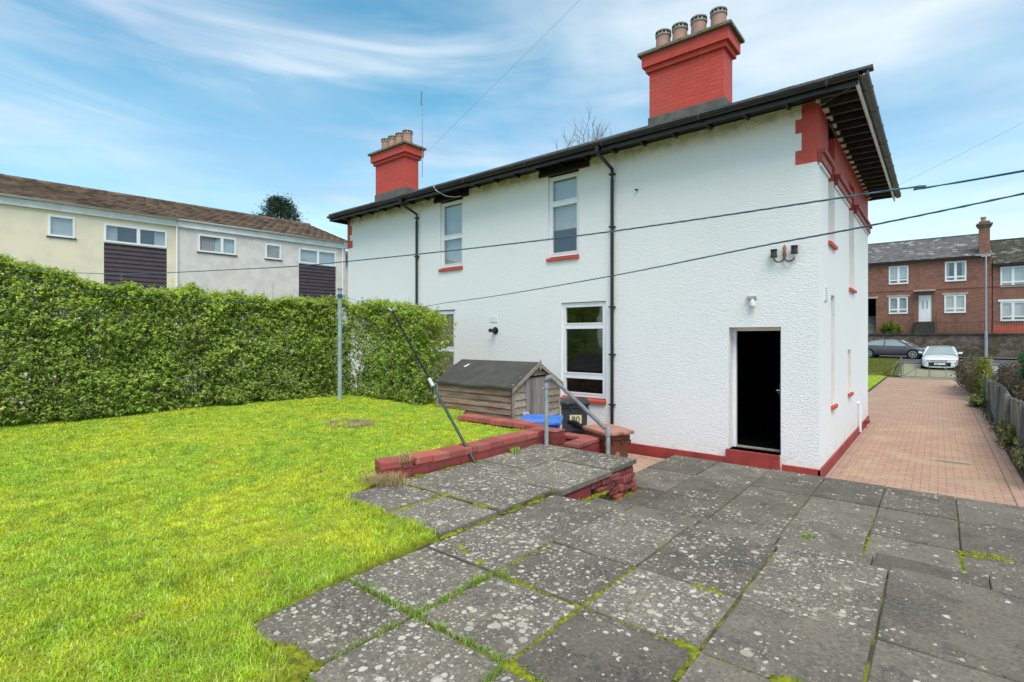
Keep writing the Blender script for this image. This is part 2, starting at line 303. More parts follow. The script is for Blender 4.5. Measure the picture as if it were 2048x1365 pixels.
# ------------------------------------------------------------------ geometry helpers
class MB:
    def __init__(s): s.v = []; s.f = []; s.t = []; s.mi = []; s.tone = .5; s.m = 0; s.xf = None
    def P(s, p):
        if s.xf: return s.xf(*p)
        return tuple(p)
    def add(s, vs, fs):
        k = len(s.v); s.v += [s.P(p) for p in vs]
        for f in fs: s.f.append([k + i for i in f]); s.t.append(s.tone); s.mi.append(s.m)
    def box(s, x0, x1, y0, y1, z0, z1, ztop=None):
        v = [(x0, y0, z0), (x1, y0, z0), (x1, y1, z0), (x0, y1, z0), (x0, y0, z1), (x1, y0, z1), (x1, y1, z1), (x0, y1, z1)]
        s.add(v, [(0, 3, 2, 1), (4, 5, 6, 7), (0, 1, 5, 4), (1, 2, 6, 5), (2, 3, 7, 6), (3, 0, 4, 7)])
    def quad(s, a, b, c, d): s.add([a, b, c, d], [(0, 1, 2, 3)])
    def prism(s, poly, axis, a, b):
        """poly: 2D outline; axis 'x','y','z' extruded a..b"""
        def mk(p, t): return {'x': (t, p[0], p[1]), 'y': (p[0], t, p[1]), 'z': (p[0], p[1], t)}[axis]
        n = len(poly); s.add([mk(p, a) for p in poly] + [mk(p, b) for p in poly],
            [tuple(range(n))[::-1], tuple(range(n, 2 * n))] + [(i, (i + 1) % n, n + (i + 1) % n, n + i) for i in range(n)])
    def tube(s, pts, r, n=8, cap=True):
        pts = [Vector(s.P(p)) for p in pts]; rs = r if isinstance(r, (list, tuple)) else [r] * len(pts)
        k0 = len(s.v); up = Vector((0, 0, 1))
        for i, p in enumerate(pts):
            d = (pts[min(i + 1, len(pts) - 1)] - pts[max(i - 1, 0)]).normalized()
            a = d.cross(up if abs(d.z) < .95 else Vector((1, 0, 0))).normalized(); b = d.cross(a)
            for j in range(n):
                q = p + (a * cos(2 * pi * j / n) + b * sin(2 * pi * j / n)) * rs[i]; s.v.append(tuple(q))
        for i in range(len(pts) - 1):
            for j in range(n):
                a0 = k0 + i * n + j; a1 = k0 + i * n + (j + 1) % n
                s.f.append([a0, a1, a1 + n, a0 + n]); s.t.append(s.tone); s.mi.append(s.m)
        if cap:
            s.f.append([k0 + j for j in range(n)][::-1]); s.t.append(s.tone); s.mi.append(s.m)
            k = k0 + (len(pts) - 1) * n; s.f.append([k + j for j in range(n)]); s.t.append(s.tone); s.mi.append(s.m)
    def lathe(s, c, prof, n=20):
        """prof: (radius, z) list around vertical axis at c"""
        vs = []; 
        for r, z in prof:
            for j in range(n): vs.append((c[0] + r * cos(2 * pi * j / n), c[1] + r * sin(2 * pi * j / n), c[2] + z))
        fs = []
        for i in range(len(prof) - 1):
            for j in range(n): fs.append((i * n + j, i * n + (j + 1) % n, (i + 1) * n + (j + 1) % n, (i + 1) * n + j))
        fs.append(tuple(range(n))[::-1]); fs.append(tuple(range((len(prof) - 1) * n, len(prof) * n))); s.add(vs, fs)
    def build(s, name, mats, parent=None, world=True, bevel=0., smooth=False, seg=2):
        o = Vector((0, 0, 0))
        root = parent
        while root is not None and root.parent: root = root.parent
        if world and root is not None: o = root.location
        me = bpy.data.meshes.new(name); me.from_pydata([(a[0] - o[0], a[1] - o[1], a[2] - o[2]) for a in s.v], [], s.f)
        mats = mats if isinstance(mats, (list, tuple)) else [mats]
        for m in mats: me.materials.append(M[m])
        me.polygons.foreach_set('material_index', s.mi)
        at = me.attributes.new('tone', 'FLOAT', 'FACE'); at.data.foreach_set('value', s.t)
        ob = bpy.data.objects.new(name, me); COL.objects.link(ob)
        if parent is not None: ob.parent = parent
        bm = bmesh.new(); bm.from_mesh(me); bmesh.ops.recalc_face_normals(bm, faces=bm.faces)
        if bevel:
            es = [e for e in bm.edges if len(e.link_faces) == 2 and e.calc_face_angle(0) > .5]
            bmesh.ops.bevel(bm, geom=es, offset=bevel, segments=seg, affect='EDGES', profile=.6)
        bm.to_mesh(me); bm.free()
        if smooth:
            me.polygons.foreach_set('use_smooth', [True] * len(me.polygons)); me.set_sharp_from_angle(angle=radians(40))
        return ob

def thing(name, label, cat, loc=(0, 0, 0), rz=0., group=None):
    o = bpy.data.objects.new(name, None); COL.objects.link(o); o.location = loc; o.rotation_euler = (0, 0, rz); o.empty_display_size = .2
    o['label'] = label; o['category'] = cat
    if group: o['group'] = group
    return o
def tag(o, label, cat, group=None):
    o['label'] = label; o['category'] = cat
    if group: o['group'] = group
    return o
def struct(o, kind='structure', label=None, cat=None):
    o['kind'] = kind
    if label: o['label'] = label
    if cat: o['category'] = cat
    return o

def npmesh(name, V, F, mats, attrs, parent=None, mi=None):
    """V (n,3) F (m,3) triangles, numpy"""
    o = np.zeros(3) if parent is None else np.array((parent.parent or parent).location)
    me = bpy.data.meshes.new(name); n, m = len(V), len(F)
    me.vertices.add(n); me.vertices.foreach_set('co', (V - o).astype(np.float32).ravel())
    me.loops.add(m * 3); me.loops.foreach_set('vertex_index', F.astype(np.int32).ravel())
    me.polygons.add(m); me.polygons.foreach_set('loop_start', np.arange(0, m * 3, 3, dtype=np.int32)); me.polygons.foreach_set('loop_total', np.full(m, 3, dtype=np.int32))
    for k in mats: me.materials.append(M[k])
    if mi is not None: me.polygons.foreach_set('material_index', mi.astype(np.int32))
    me.update(calc_edges=True)
    for k, a in attrs.items():
        at = me.attributes.new(k, 'FLOAT', 'FACE'); at.data.foreach_set('value', a.astype(np.float32))
    ob = bpy.data.objects.new(name, me); COL.objects.link(ob)
    if parent is not None: ob.parent = parent
    return ob

def blades(root, h, wd, lean=.5):
    """curved grass blades; returns V,F"""
    n = len(root); az = rng.uniform(0, 2 * pi, n); f = np.stack([np.cos(az), np.sin(az), np.zeros(n)], 1)
    s = np.stack([-np.sin(az), np.cos(az), np.zeros(n)], 1); ln = rng.uniform(.1, 1, n) * lean
    up = np.array([0, 0, 1.])
    mid = root + up * (h * .55)[:, None] + f * (h * .3 * ln)[:, None]; tip = root + up * (h * (1 - .35 * ln))[:, None] + f * (h * ln * 1.2)[:, None]
    ww = (s * wd[:, None]) / 2
    V = np.stack([root - ww, root + ww, mid - ww * .75, mid + ww * .75, tip], 1).reshape(-1, 3)
    b = (np.arange(n) * 5)[:, None, None]; F = (b + np.array([[0, 1, 3], [0, 3, 2], [2, 3, 4]])[None]).reshape(-1, 3)
    return V, F
def leaves(c, nrm, size, asp=.55, droop=.25):
    """folded rhombic leaves at c, facing roughly nrm"""
    n = len(c); nrm = nrm / (np.linalg.norm(nrm, axis=1, keepdims=True) + 1e-9)
    t = rng.normal(size=(n, 3)); t -= nrm * (t * nrm).sum(1, keepdims=True); t /= np.linalg.norm(t, axis=1, keepdims=True) + 1e-9
    s = np.cross(nrm, t); L = size[:, None]
    base = c - t * L * .5; tip = c + t * L * .5 - nrm * L * droop
    l = c + s * L * asp * .5 + nrm * L * .08; r = c - s * L * asp * .5 + nrm * L * .08
    V = np.stack([base, r, tip, l], 1).reshape(-1, 3); b = (np.arange(n) * 4)[:, None, None]
    F = (b + np.array([[0, 1, 2], [0, 2, 3]])[None]).reshape(-1, 3); return V, F
def inpoly(P, poly):
    x, y = P[:, 0], P[:, 1]; r = np.zeros(len(P), bool); j = len(poly) - 1
    for i in range(len(poly)):
        xi, yi = poly[i]; xj, yj = poly[j]
        c = ((yi > y) != (yj > y)) & (x < (xj - xi) * (y - yi) / (yj - yi + 1e-12) + xi); r ^= c; j = i
    return r
def fn(x, y, z=0.): return mnoise.noise(Vector((x, y, z)))

# ------------------------------------------------------------------ ground, road, drive
def gz(v): 
    if v < 37.2: return 0.
    return min(.70, (v - 37.2) / (46 - 37.2) * .70)
def sheet(name, u0, u1, vs, dz, mat, nu=2):
    mb = MB()
    us = [u0 + (u1 - u0) * i / nu for i in range(nu + 1)]
    for a, b in zip(vs[:-1], vs[1:]):
        for c, d in zip(us[:-1], us[1:]): mb.quad((c, a, gz(a) + dz), (d, a, gz(a) + dz), (d, b, gz(b) + dz), (c, b, gz(b) + dz))
    return struct(mb.build(name, mat))
VS = [37.2, 46]
sheet('ground', -400, 400, [-80, 0, 37.2, 46, 500], -.03, 'ground', 8)
def strip(name, pts, dz, mat):
    mb = MB(); mb.add([(x, y, gz(y) + dz) for x, y in pts], [tuple(range(len(pts)))]); return struct(mb.build(name, mat))
mb = MB(); mb.add([(x, y, 0) for x, y in [(-14.6, 4.9), (1.02, 4.9), (1.02, 32), (.6, 35.8), (-2.16, 35.8), (-2.2, 20), (-2.2, 9.2), (-14.6, 9.2)]], [tuple(range(8))])
struct(mb.build('driveway', 'paver'))
mb = MB(); mb.box(-1.41, -1.21, 7.3, 17.2, -.02, .006); mb.box(-2.2, -2.0, 17.2, 35.8, -.02, .006); mb.box(.82, 1.04, 7.3, 30, -.02, .006); mb.box(-13, -2.9, 9.0, 9.2, -.02, .006); struct(mb.build('driveway_edging', 'edging'))
mb = MB(); mb.box(-2.3, 1.3, 35.8, 36.25, -.05, .02); struct(mb.build('gate_threshold', 'conc'))
sheet('road', -120, 120, [43.6, 46, 48.6], .012, 'road')
sheet('kerb', -120, 120, [43.35, 43.6], .10, 'conc')
sheet('footway', -120, 120, [48.6, 49.7], .12, 'pave')
strip('crossing', [(-1.9, 36.25), (1.3, 36.25), (1.3, 37.2), (-1.9, 37.2)], .008, 'mossconc')
sheet('crossing_apron', -1.8, 1.35, [37.2, 43.35], .02, 'mossconc')
strip('side_pavement', [(1.45, 23.5), (9, 23.5), (9, 37.2), (1.45, 37.2)], .006, 'pave')
sheet('side_verge', 1.4, 9, [37.2, 43.35], .02, 'pave')
# front lawn and verge
mb = MB()
for a in range(12):
    v0, v1 = 17.5 + a * 1.55, 17.5 + (a + 1) * 1.55
    mb.quad((-16, v0, .05), (-2.25, v0, .05), (-2.25, v1, .05), (-16, v1, .05))
struct(mb.build('front_lawn', 'fargrass'))
mb = MB()
prof = [(36.3, .02), (36.5, .22), (38, .42), (40.5, .62), (43.3, .78)]
for (a, za), (b, zb) in zip(prof[:-1], prof[1:]): mb.quad((-30, a, za), (-2.0, a, za * .9), (-2.0, b, zb * .9), (-30, b, zb))
mb.quad((-2, 36.3, .02), (-2, 36.3, -.1), (-2, 43.3, .4), (-2, 43.3, .77))
struct(mb.build('grass_verge', 'vergeturf'))

# far verge grass tufts (uncountable)
def scatter_grass(name, us, vs, zf, n, h, wd, mat='grass', label=None):
    P = np.stack([rng.uniform(*us, n), rng.uniform(*vs, n)], 1); z = np.array([zf(a, b) for a, b in P])
    R = np.column_stack([P, z]); V, F = blades(R, rng.uniform(.5, 1.2, n) * h, np.full(n, wd), .7)
    return struct(npmesh(name, V, F, [mat], {'tone': np.repeat(rng.uniform(0, 1, n), 3), 'tone2': np.repeat(rng.uniform(0, 1, n), 3)}), 'stuff', label, 'grass')
def vz(u, v):
    for (a, za), (b, zb) in zip(prof[:-1], prof[1:]):
        if a <= v <= b: return za + (zb - za) * (v - a) / (b - a)
    return .05
scatter_grass('verge_grass', (-6, -2.05), (36.4, 43.2), vz, 26000, .09, .02, 'vergegrass', 'short rough grass on the sloping verge below the road')
scatter_grass('front_grass', (-5, -2.3), (19, 36), lambda u, v: .05, 20000, .06, .02, 'grass', 'mown bright green grass of the front lawn beside the drive')

# ------------------------------------------------------------------ terrace of paving slabs
NEAR, TREAD, LOW, PLAT = .86, .715, .57, .90
mb = MB(); lich = []
def slab_(u0, u1, v0, v1, z, th=.05, gap=.006, dark=None, li=None):
    cu, cv = (u0 + u1) / 2, (v0 + v1) / 2
    if gap == .006 and cu < -.3 and cv < 3.0 and z == NEAR: gap = .016
    dz = random.uniform(-.005, .005); tu = random.uniform(-.006, .006); tv = random.uniform(-.006, .006); rot = random.uniform(-.006, .006)
    base = .55 - .13 * max(0, cu + .5) if dark is None else dark
    mb.tone = min(1, max(0, base + random.uniform(-.36, .36)))
    L = li if li is not None else max(.25, min(1., .66 - .24 * (cu + 1.6) - .10 * max(0, cv - 3.8) + random.uniform(-.42, .42)))
    n0 = len(mb.f); e = .006
    hu, hv = (u1 - u0) / 2 - gap / 2 - random.uniform(0, .004), (v1 - v0) / 2 - gap / 2 - random.uniform(0, .004)
    vs = []
    for k, (ins, zz) in enumerate(((0, -th), (0, -e), (e, 0))):
        for sx, sy in ((-1, -1), (1, -1), (1, 1), (-1, 1)):
            x, y = sx * (hu - ins) + random.uniform(-.002, .002), sy * (hv - ins) + random.uniform(-.002, .002)
            vs.append((cu + x * cos(rot) - y * sin(rot), cv + x * sin(rot) + y * cos(rot), z + dz + zz + tu * x + tv * y))
    fs = [(8, 9, 10, 11)]
    for k in (0, 4):
        for j in range(4): fs.append((k + j, k + (j + 1) % 4, k + 4 + (j + 1) % 4, k + 4 + j))
    mb.add(vs, fs); lich.extend([L] + [-1.2] * (len(mb.f) - n0 - 1))
U = [-2.65, -2.04, -1.43, -.83, -.23, .37, .97, 1.57, 2.17, 2.8]
for i in range(len(U) - 1):
    off = .012 * max(0, i - 1) * 3
    rows = [(-.7, -.1), (-.1, .5), (.5, 1.1), (1.1, 1.7), (1.7, 2.31), (2.31, 2.91 + off * .3), (2.91 + off * .3, 3.80 + off)]
    for v0, v1 in rows:
        if i == 0 and v1 < 1.2: continue
        slab_(U[i], U[i + 1], v0, v1, NEAR)
# left strip and platform
for u0, u1, v0, v1 in [(-3.98, -3.34, 2.50, 3.08), (-3.34, -2.68, 2.46, 3.08), (-3.95, -3.3, 3.09, 4.2), (-3.3, -2.66, 3.09, 3.8), (-3.3, -2.57, 3.81, 4.74), (-3.95, -3.3, 4.21, 5.36), (-3.3, -2.6, 4.75, 5.36)]:
    slab_(u0, u1, v0, v1, PLAT if v0 > 3 else PLAT - .005, gap=.011, li=.72, dark=.55)
# tread
for i in range(len(U) - 1):
    off = .036 * max(0, i)
    slab_(U[i] - .12 if i else -2.55, U[i + 1] - .12, 3.74 + off, 4.36 + off * 1.3, TREAD, li=.3)
# low terrace
UL = [-2.92, -2.3, -1.66, -1.05, -.46, .14, .74, 1.34, 1.94, 2.6]
for i in range(len(UL) - 1):
    for v0, v1 in [(4.15, 4.5), (4.5, 5.42), (5.42, 6.3), (6.3, 7.22)]:
        u0 = UL[i] if (i or v1 > 5.5) else -2.55
        slab_(u0, UL[i + 1], v0, v1, LOW, li=.28 if v0 > 5 else .4, dark=.36 if v0 > 5 else .45)
patio = mb.build('patio', 'slab'); at = patio.data.attributes.new('lichen', 'FLOAT', 'FACE'); at.data.foreach_set('value', lich); struct(patio)
mb = MB()   # bedding under the slabs and the brick edge that carries them
mb.box(-4.3, -2.9, -.8, 3.4, -.2, NEAR - .014); mb.box(-2.9, 2.75, -.8, 3.72, -.2, NEAR - .013); mb.box(-4.3, -2.65, 3.2, 5.30, -.2, PLAT - .016)
mb.box(-2.66, 2.75, 3.6, 4.25, -.2, TREAD - .013); mb.box(-2.87, 2.62, 4.2, 7.16, -.2, LOW - .013)
struct(mb.build('patio_bedding', 'jointsoil'))
mb = MB(); mb.box(-2.63, -2.60, 3.86, 4.35, .5, PLAT - .058); mb.box(-4.05, -2.72, 5.30, 5.33, -.1, PLAT - .058)
mb.box(-2.9, 2.6, 7.16, 7.19, -.1, LOW - .054); mb.box(-2.905, -2.875, 5.3, 7.16, -.1, LOW - .054)
step = tag(mb.build('patio_edge_wall', 'redwall'), 'low red painted brick edging wall that carries the grey slabs above the brick path', 'wall')
# broken bricks at the platform end
mb = MB()
for k in range(4):
    z0 = PLAT - .06 - (k + 1) * .075
    for j in range(5):
        mb.tone = random.random(); v0 = 4.38 + j * .19 + (k % 2) * .08
        if (k, j) in ((2, 1), (3, 0), (3, 1), (2, 0)): continue
        d = random.uniform(-.05, .015)
        mb.box(-2.78, -2.585 + d, v0, min(5.34, v0 + .18), z0 + .005, z0 + .07)
o = mb.build('broken_brickwork', 'brokenred', bevel=.012); 
bm = bmesh.new(); bm.from_mesh(o.data)
for q in bm.verts: q.co += Vector((fn(q.co.x * 19, q.co.y * 19, q.co.z * 19), fn(q.co.y * 21 + 5, q.co.z * 21, 1), fn(q.co.z * 17, q.co.y * 17, 9))) * .012
bm.to_mesh(o.data); bm.free()
tag(o, 'crumbling red brick pier with missing bricks under the platform slab corner', 'brick pier')

# ------------------------------------------------------------------ back lawn
LP = [(-13.5, -4), (-13.5, 7.35), (-7.25, 7.35), (-7.25, 6.48), (-6.4, 6.46), (-5.7, 5.66), (-4.12, 5.62), (-4.12, 2.98), (-3.98, 2.62), (-3.96, 2.52), (-2.70, 2.46), (-2.66, 1.70), (-2.58, 1.12), (-2.03, 1.08), (-2.03, -4)]
def sstep(a, b, x): t = min(1, max(0, (x - a) / (b - a))); return t * t * (3 - 2 * t)
def lz(u, v):
    z = .875 + .09 * sstep(-3.2, -4.6, u) * sstep(2.4, 4.2, v) - .03 * sstep(-8.5, -11.5, u)
    return z + .022 * fn(u * .9, v * .9, 3) + .012 * fn(u * 2.8, v * 2.8, 7)
def tri_poly(poly, step, zf):
    bm = bmesh.new(); vs = [bm.verts.new((x, y, 0)) for x, y in poly]; f = bm.faces.new(vs)
    xs = [p[0] for p in poly]; ys = [p[1] for p in poly]
    x = min(xs) + step
    while x < max(xs): bmesh.ops.bisect_plane(bm, geom=bm.verts[:] + bm.edges[:] + bm.faces[:], plane_co=(x, 0, 0), plane_no=(1, 0, 0)); x += step
    y = min(ys) + step
    while y < max(ys): bmesh.ops.bisect_plane(bm, geom=bm.verts[:] + bm.edges[:] + bm.faces[:], plane_co=(0, y, 0), plane_no=(0, 1, 0)); y += step
    for q in bm.verts: q.co.z = zf(q.co.x, q.co.y)
    r = bmesh.ops.extrude_face_region(bm, geom=[e for e in bm.edges if e.is_boundary])
    for g in r['geom']:
        if isinstance(g, bmesh.types.BMVert): g.co.z = -.1
    return bm
bm = tri_poly(LP, .35, lz); me = bpy.data.meshes.new('lawn'); bmesh.ops.recalc_face_normals(bm, faces=bm.faces); bm.to_mesh(me); bm.free(); me.materials.append(M['turf'])
lawn = bpy.data.objects.new('lawn', me); COL.objects.link(lawn); struct(lawn)
# grass blades
N = 1500000; P = np.stack([rng.uniform(-12.6, -2.0, N), rng.uniform(-2.5, 7.2, N)], 1)
camf = np.array([-sin(radians(39.5)), cos(radians(39.5))]); camr = np.array([camf[1], -camf[0]])
d = np.hypot(P[:, 0], P[:, 1]); fz = P @ camf; rx = P @ camr
keep = (rng.uniform(0, 1, N) < np.minimum(1, (4.6 / d) ** 1.35)) & (fz > .3) & (np.abs(rx) < fz * 1.25 + .8)
P = P[keep]; jit = P + rng.normal(0, .018, P.shape); P = jit[inpoly(jit, LP)]
d = np.hypot(P[:, 0], P[:, 1]); n = len(P)
z = np.array([lz(a, b) for a, b in P]) - .004
clump = np.array([fn(a * 3.1, b * 3.1, 2) for a, b in P]); cl2 = np.array([fn(a * 9, b * 9, 5) for a, b in P]); moss = np.array([fn(a * .9 + 3, b * .9, 8) for a, b in P])
# distance to slab edge: longer grass there
edge = np.full(n, 9.)
EP = [(-3.98, 2.52), (-2.68, 2.46), (-2.64, 1.72), (-2.60, 1.13), (-2.04, 1.09), (-2.04, -1)]
for (ax, ay), (bx, by) in zip(EP[:-1], EP[1:]):
    ab = np.array([bx - ax, by - ay]); t = np.clip(((P - (ax, ay)) @ ab) / (ab @ ab), 0, 1); q = np.array([ax, ay]) + t[:, None] * ab
    edge = np.minimum(edge, np.hypot(*(P - q).T))
h = .013 + .022 * rng.uniform(0, 1, n) ** 1.5 + .018 * np.clip(clump * 1.8 + .1, 0, 1) + .020 * np.clip(cl2, 0, 1); h *= np.where(moss > .05, .72, 1.0); h += .040 * np.exp(-edge / .07) * rng.uniform(.2, 1, n)
wd = .0030 + .0010 * d * rng.uniform(.6, 1.2, n)
V, F = blades(np.column_stack([P, z]), h, wd, .95)
tn = np.clip(rng.uniform(0, 1, n) ** 1.3, 0, 1); t2 = np.clip(.5 + .35 * cl2 + .9 * (h - .028) * -5 + rng.normal(0, .18, n), 0, 1)
struct(npmesh('lawn_grass', V, F, ['grass'], {'tone': np.repeat(tn, 3), 'tone2': np.repeat(t2, 3)}), 'stuff', 'bright yellow green mossy grass blades covering the raised back lawn', 'grass')

# ------------------------------------------------------------------ low painted brick walls round the lawn
def coping_row(mb, p0, p1, w, z, bw=.11, h=.07, worn=0):
    d = Vector((p1[0] - p0[0], p1[1] - p0[1])); L = d.length; d.normalize(); nrm = Vector((-d.y, d.x)); t = 0
    while t < L - .03:
        b = min(bw * random.choice((1, 2, 2)), L - t); a = Vector(p0[:2]) + d * t; e = a + d * (b - .007)
        mb.tone = random.random(); j = random.uniform(-.008, .008); zz = z + random.uniform(-.006, .006)
        q = [a + nrm * j, e + nrm * j, e + nrm * (w + j), a + nrm * (w + j)]
        mb.add([(x.x, x.y, zz - h) for x in q] + [(x.x, x.y, zz) for x in q], [(0, 3, 2, 1), (4, 5, 6, 7), (0, 1, 5, 4), (1, 2, 6, 5), (2, 3, 7, 6), (3, 0, 4, 7)]); t += b
rw = thing('garden_wall', 'low red painted brick wall with worn coping round the lawn corner beside the platform', 'wall', (-4.1, 4.2, .6))
mb = MB(); pts = [(-4.12, 3.02), (-3.99, 3.35), (-3.95, 4.2), (-3.93, 5.62)]
for a, b in zip(pts[:-1], pts[1:]):
    d = Vector((b[0] - a[0], b[1] - a[1])).normalized(); nx, ny = -d.y * .215, d.x * .215
    q = [a, b, (b[0] + nx, b[1] + ny), (a[0] + nx, a[1] + ny)]
    mb.add([(x, y, .3) for x, y in q] + [(x, y, .985) for x, y in q], [(0, 3, 2, 1), (4, 5, 6, 7), (0, 1, 5, 4), (1, 2, 6, 5), (2, 3, 7, 6), (3, 0, 4, 7)])
mb.box(-5.7, -3.93, 5.626, 5.83, -.1, .985); mb.box(-4.10, -3.74, 5.40, 5.62, -.1, 1.05)
mb.build('brick_course', 'redwall', rw, bevel=.006)
mb = MB()
for a, b in zip(pts[:-1], pts[1:]): coping_row(mb, a, b, .23, 1.055)
coping_row(mb, (-5.7, 5.60), (-4.16, 5.60), .24, 1.06); mb.tone = .5; mb.box(-4.105, -3.735, 5.395, 5.625, 1.05, 1.065)
mb.build('coping', 'coping', rw, bevel=.008)
sw = thing('stepped_wall', 'stepped red painted brick planter wall behind the platform slabs beneath the handrail', 'wall', (-3.4, 5.7, 0))
mb = MB(); mb.box(-4.0, -3.84, 5.625, 5.80, -.1, .90); mb.box(-4.25, -3.39, 5.80, 5.97, -.1, .90); mb.box(-3.60, -3.39, 5.38, 5.80, -.1, .90); mb.box(-3.84, -3.60, 5.37, 5.42, -.1, .80)
mb.build('brick_course', 'redwall', sw, bevel=.008)
mb = MB(); coping_row(mb, (-3.385, 5.375), (-3.385, 5.79), .22, .95, h=.048); coping_row(mb, (-4.26, 5.79), (-3.38, 5.79), .185, .952, h=.05); coping_row(mb, (-3.835, 5.63), (-3.835, 5.785), .17, .948, h=.045); mb.build('coping', 'coping', sw, bevel=.008)
mb = MB(); mb.box(-3.835, -3.605, 5.425, 5.795, 0, .83); mb.build('soil', 'soil', sw)

# ------------------------------------------------------------------ the white house
HB, HS, HL, HF = 9.3, -1.44, -14.38, 16.6       # back plane v, side plane u, left end u, front v
house = thing('white_house', 'white roughcast two storey house with red painted chimneys and black eaves', 'house', (-7.9, 12.9, 0))
XB = lambda a, d, z: (a, HB - d, z)      # back wall: a=u, d outwards
XS = lambda a, d, z: (HS + d, a, z)      # right gable wall: a=v
def wall_panel(mb, a0, a1, z0, z1, ops, depth=.16, back=True):
    As = sorted({a0, a1, *[x for o in ops for x in o[:2]]}); Zs = sorted({z0, z1, *[min(z1, max(z0, x)) for o in ops for x in o[2:4]]})
    for i in range(len(As) - 1):
        for j in range(len(Zs) - 1):
            ca, cz = (As[i] + As[i + 1]) / 2, (Zs[j] + Zs[j + 1]) / 2
            if any(o[0] < ca < o[1] and o[2] < cz < o[3] for o in ops): continue
            mb.quad((As[i], 0, Zs[j]), (As[i + 1], 0, Zs[j]), (As[i + 1], 0, Zs[j + 1]), (As[i], 0, Zs[j + 1]))
    for o in ops:
        x0, x1, y0, y1 = o[:4]; dd = -(o[4] if len(o) > 4 else depth); y0c, y1c = max(y0, z0), min(y1, z1)
        if y1c <= y0c: continue
        mb.quad((x0, 0, y0c), (x0, dd, y0c), (x0, dd, y1c), (x0, 0, y1c)); mb.quad((x1, 0, y0c), (x1, 0, y1c), (x1, dd, y1c), (x1, dd, y0c))
        if y0 >= z0: mb.quad((x0, 0, y0), (x1, 0, y0), (x1, dd, y0), (x0, dd, y0))
        if y1 <= z1: mb.quad((x0, 0, y1), (x0, dd, y1), (x1, dd, y1), (x1, 0, y1))
BO = [(-10.12, -9.28, 4.05, 5.80, .16), (-6.64, -5.84, 3.99, 5.82, .16), (-6.29, -5.20, .97, 3.0, .13), (-10.9, -9.56, .97, 2.97, .13), (-2.80, -1.98, .33, 2.43, .30)]
SO = [(10.18, 10.9, 3.9, 5.86, .28), (12.8, 13.7, 3.3, 5.55, .28), (10.47, 10.9, 1.07, 3.0, .28), (12.64, 13.15, 1.1, 2.0, .28)]
mb = MB(); mb.xf = XB; wall_panel(mb, HL, HS, .0, 5.97, BO)
mb.xf = XS; wall_panel(mb, HB, HF, .0, 5.08, SO)
mb.xf = None; mb.quad((HL, HB, 0), (HL, HF, 0), (HL, HF, 5.97), (HL, HB, 5.97)); mb.quad((HL, HF, 0), (HS, HF, 0), (HS, HF, 5.97), (HL, HF, 5.97))
mb.build('wall', 'white', house)
mb = MB(); mb.xf = XS; wall_panel(mb, HB, HF, 5.08, 5.97, SO); mb.xf = None; mb.build('brick_band', 'redpaint', house)
# quoins
mb = MB(); mb.xf = XB
for a, z0, z1 in ((-1.68, 5.74, 5.96), (-1.77, 5.52, 5.74), (-1.68, 5.24, 5.52), (-1.77, 5.02, 5.24)): mb.box(a, HS + .006, -.02, .006, z0, z1)
mb.build('quoin', 'redflat', house)
mb = MB(); mb.xf = XB
for a, z0, z1 in ((-14.27, 5.74, 5.96), (-14.16, 5.46, 5.74), (-14.27, 5.28, 5.46), (-14.12, 5.05, 5.28)): mb.box(HL - .012, a, -.02, .008, z0, z1)
mb.build('quoin', 'redflat', house)
# string course with stops at the openings
mb = MB(); mb.xf = XS
for a0, a1 in ((HB - .02, 10.18), (10.9, 12.8), (13.7, HF + .05)):
    mb.box(a0, a1, -.02, .055, 5.00, 5.13); mb.box(a0, a1, -.02, .095, 5.13, 5.20)
mb.build('string_course', 'redsmooth', house, bevel=.008)
mb = MB(); mb.xf = XS
for a0, a1 in ((HB, 10.18), (10.9, 12.8), (13.7, HF)): mb.box(a0, a1, -.02, .03, 4.95, 4.998)
mb.build('moulding', 'smooth_white', house, bevel=.006)
# plinth
mb = MB(); mb.xf = XB; 
for a0, a1 in ((HL - .02, -2.86), (-1.96, HS + .03)): mb.box(a0, a1, -.02, .03, -.05, .19)
mb.xf = XS; mb.box(HB - .03, HF, -.02, .028, -.05, .185); mb.xf = None
mb.build('plinth', 'redsmooth', house, bevel=.008)
mb = MB(); mb.xf = XB; mb.box(-2.84, -1.99, -.30, .05, .04, .33); mb.build('doorstep', 'redsmooth', house, bevel=.012)

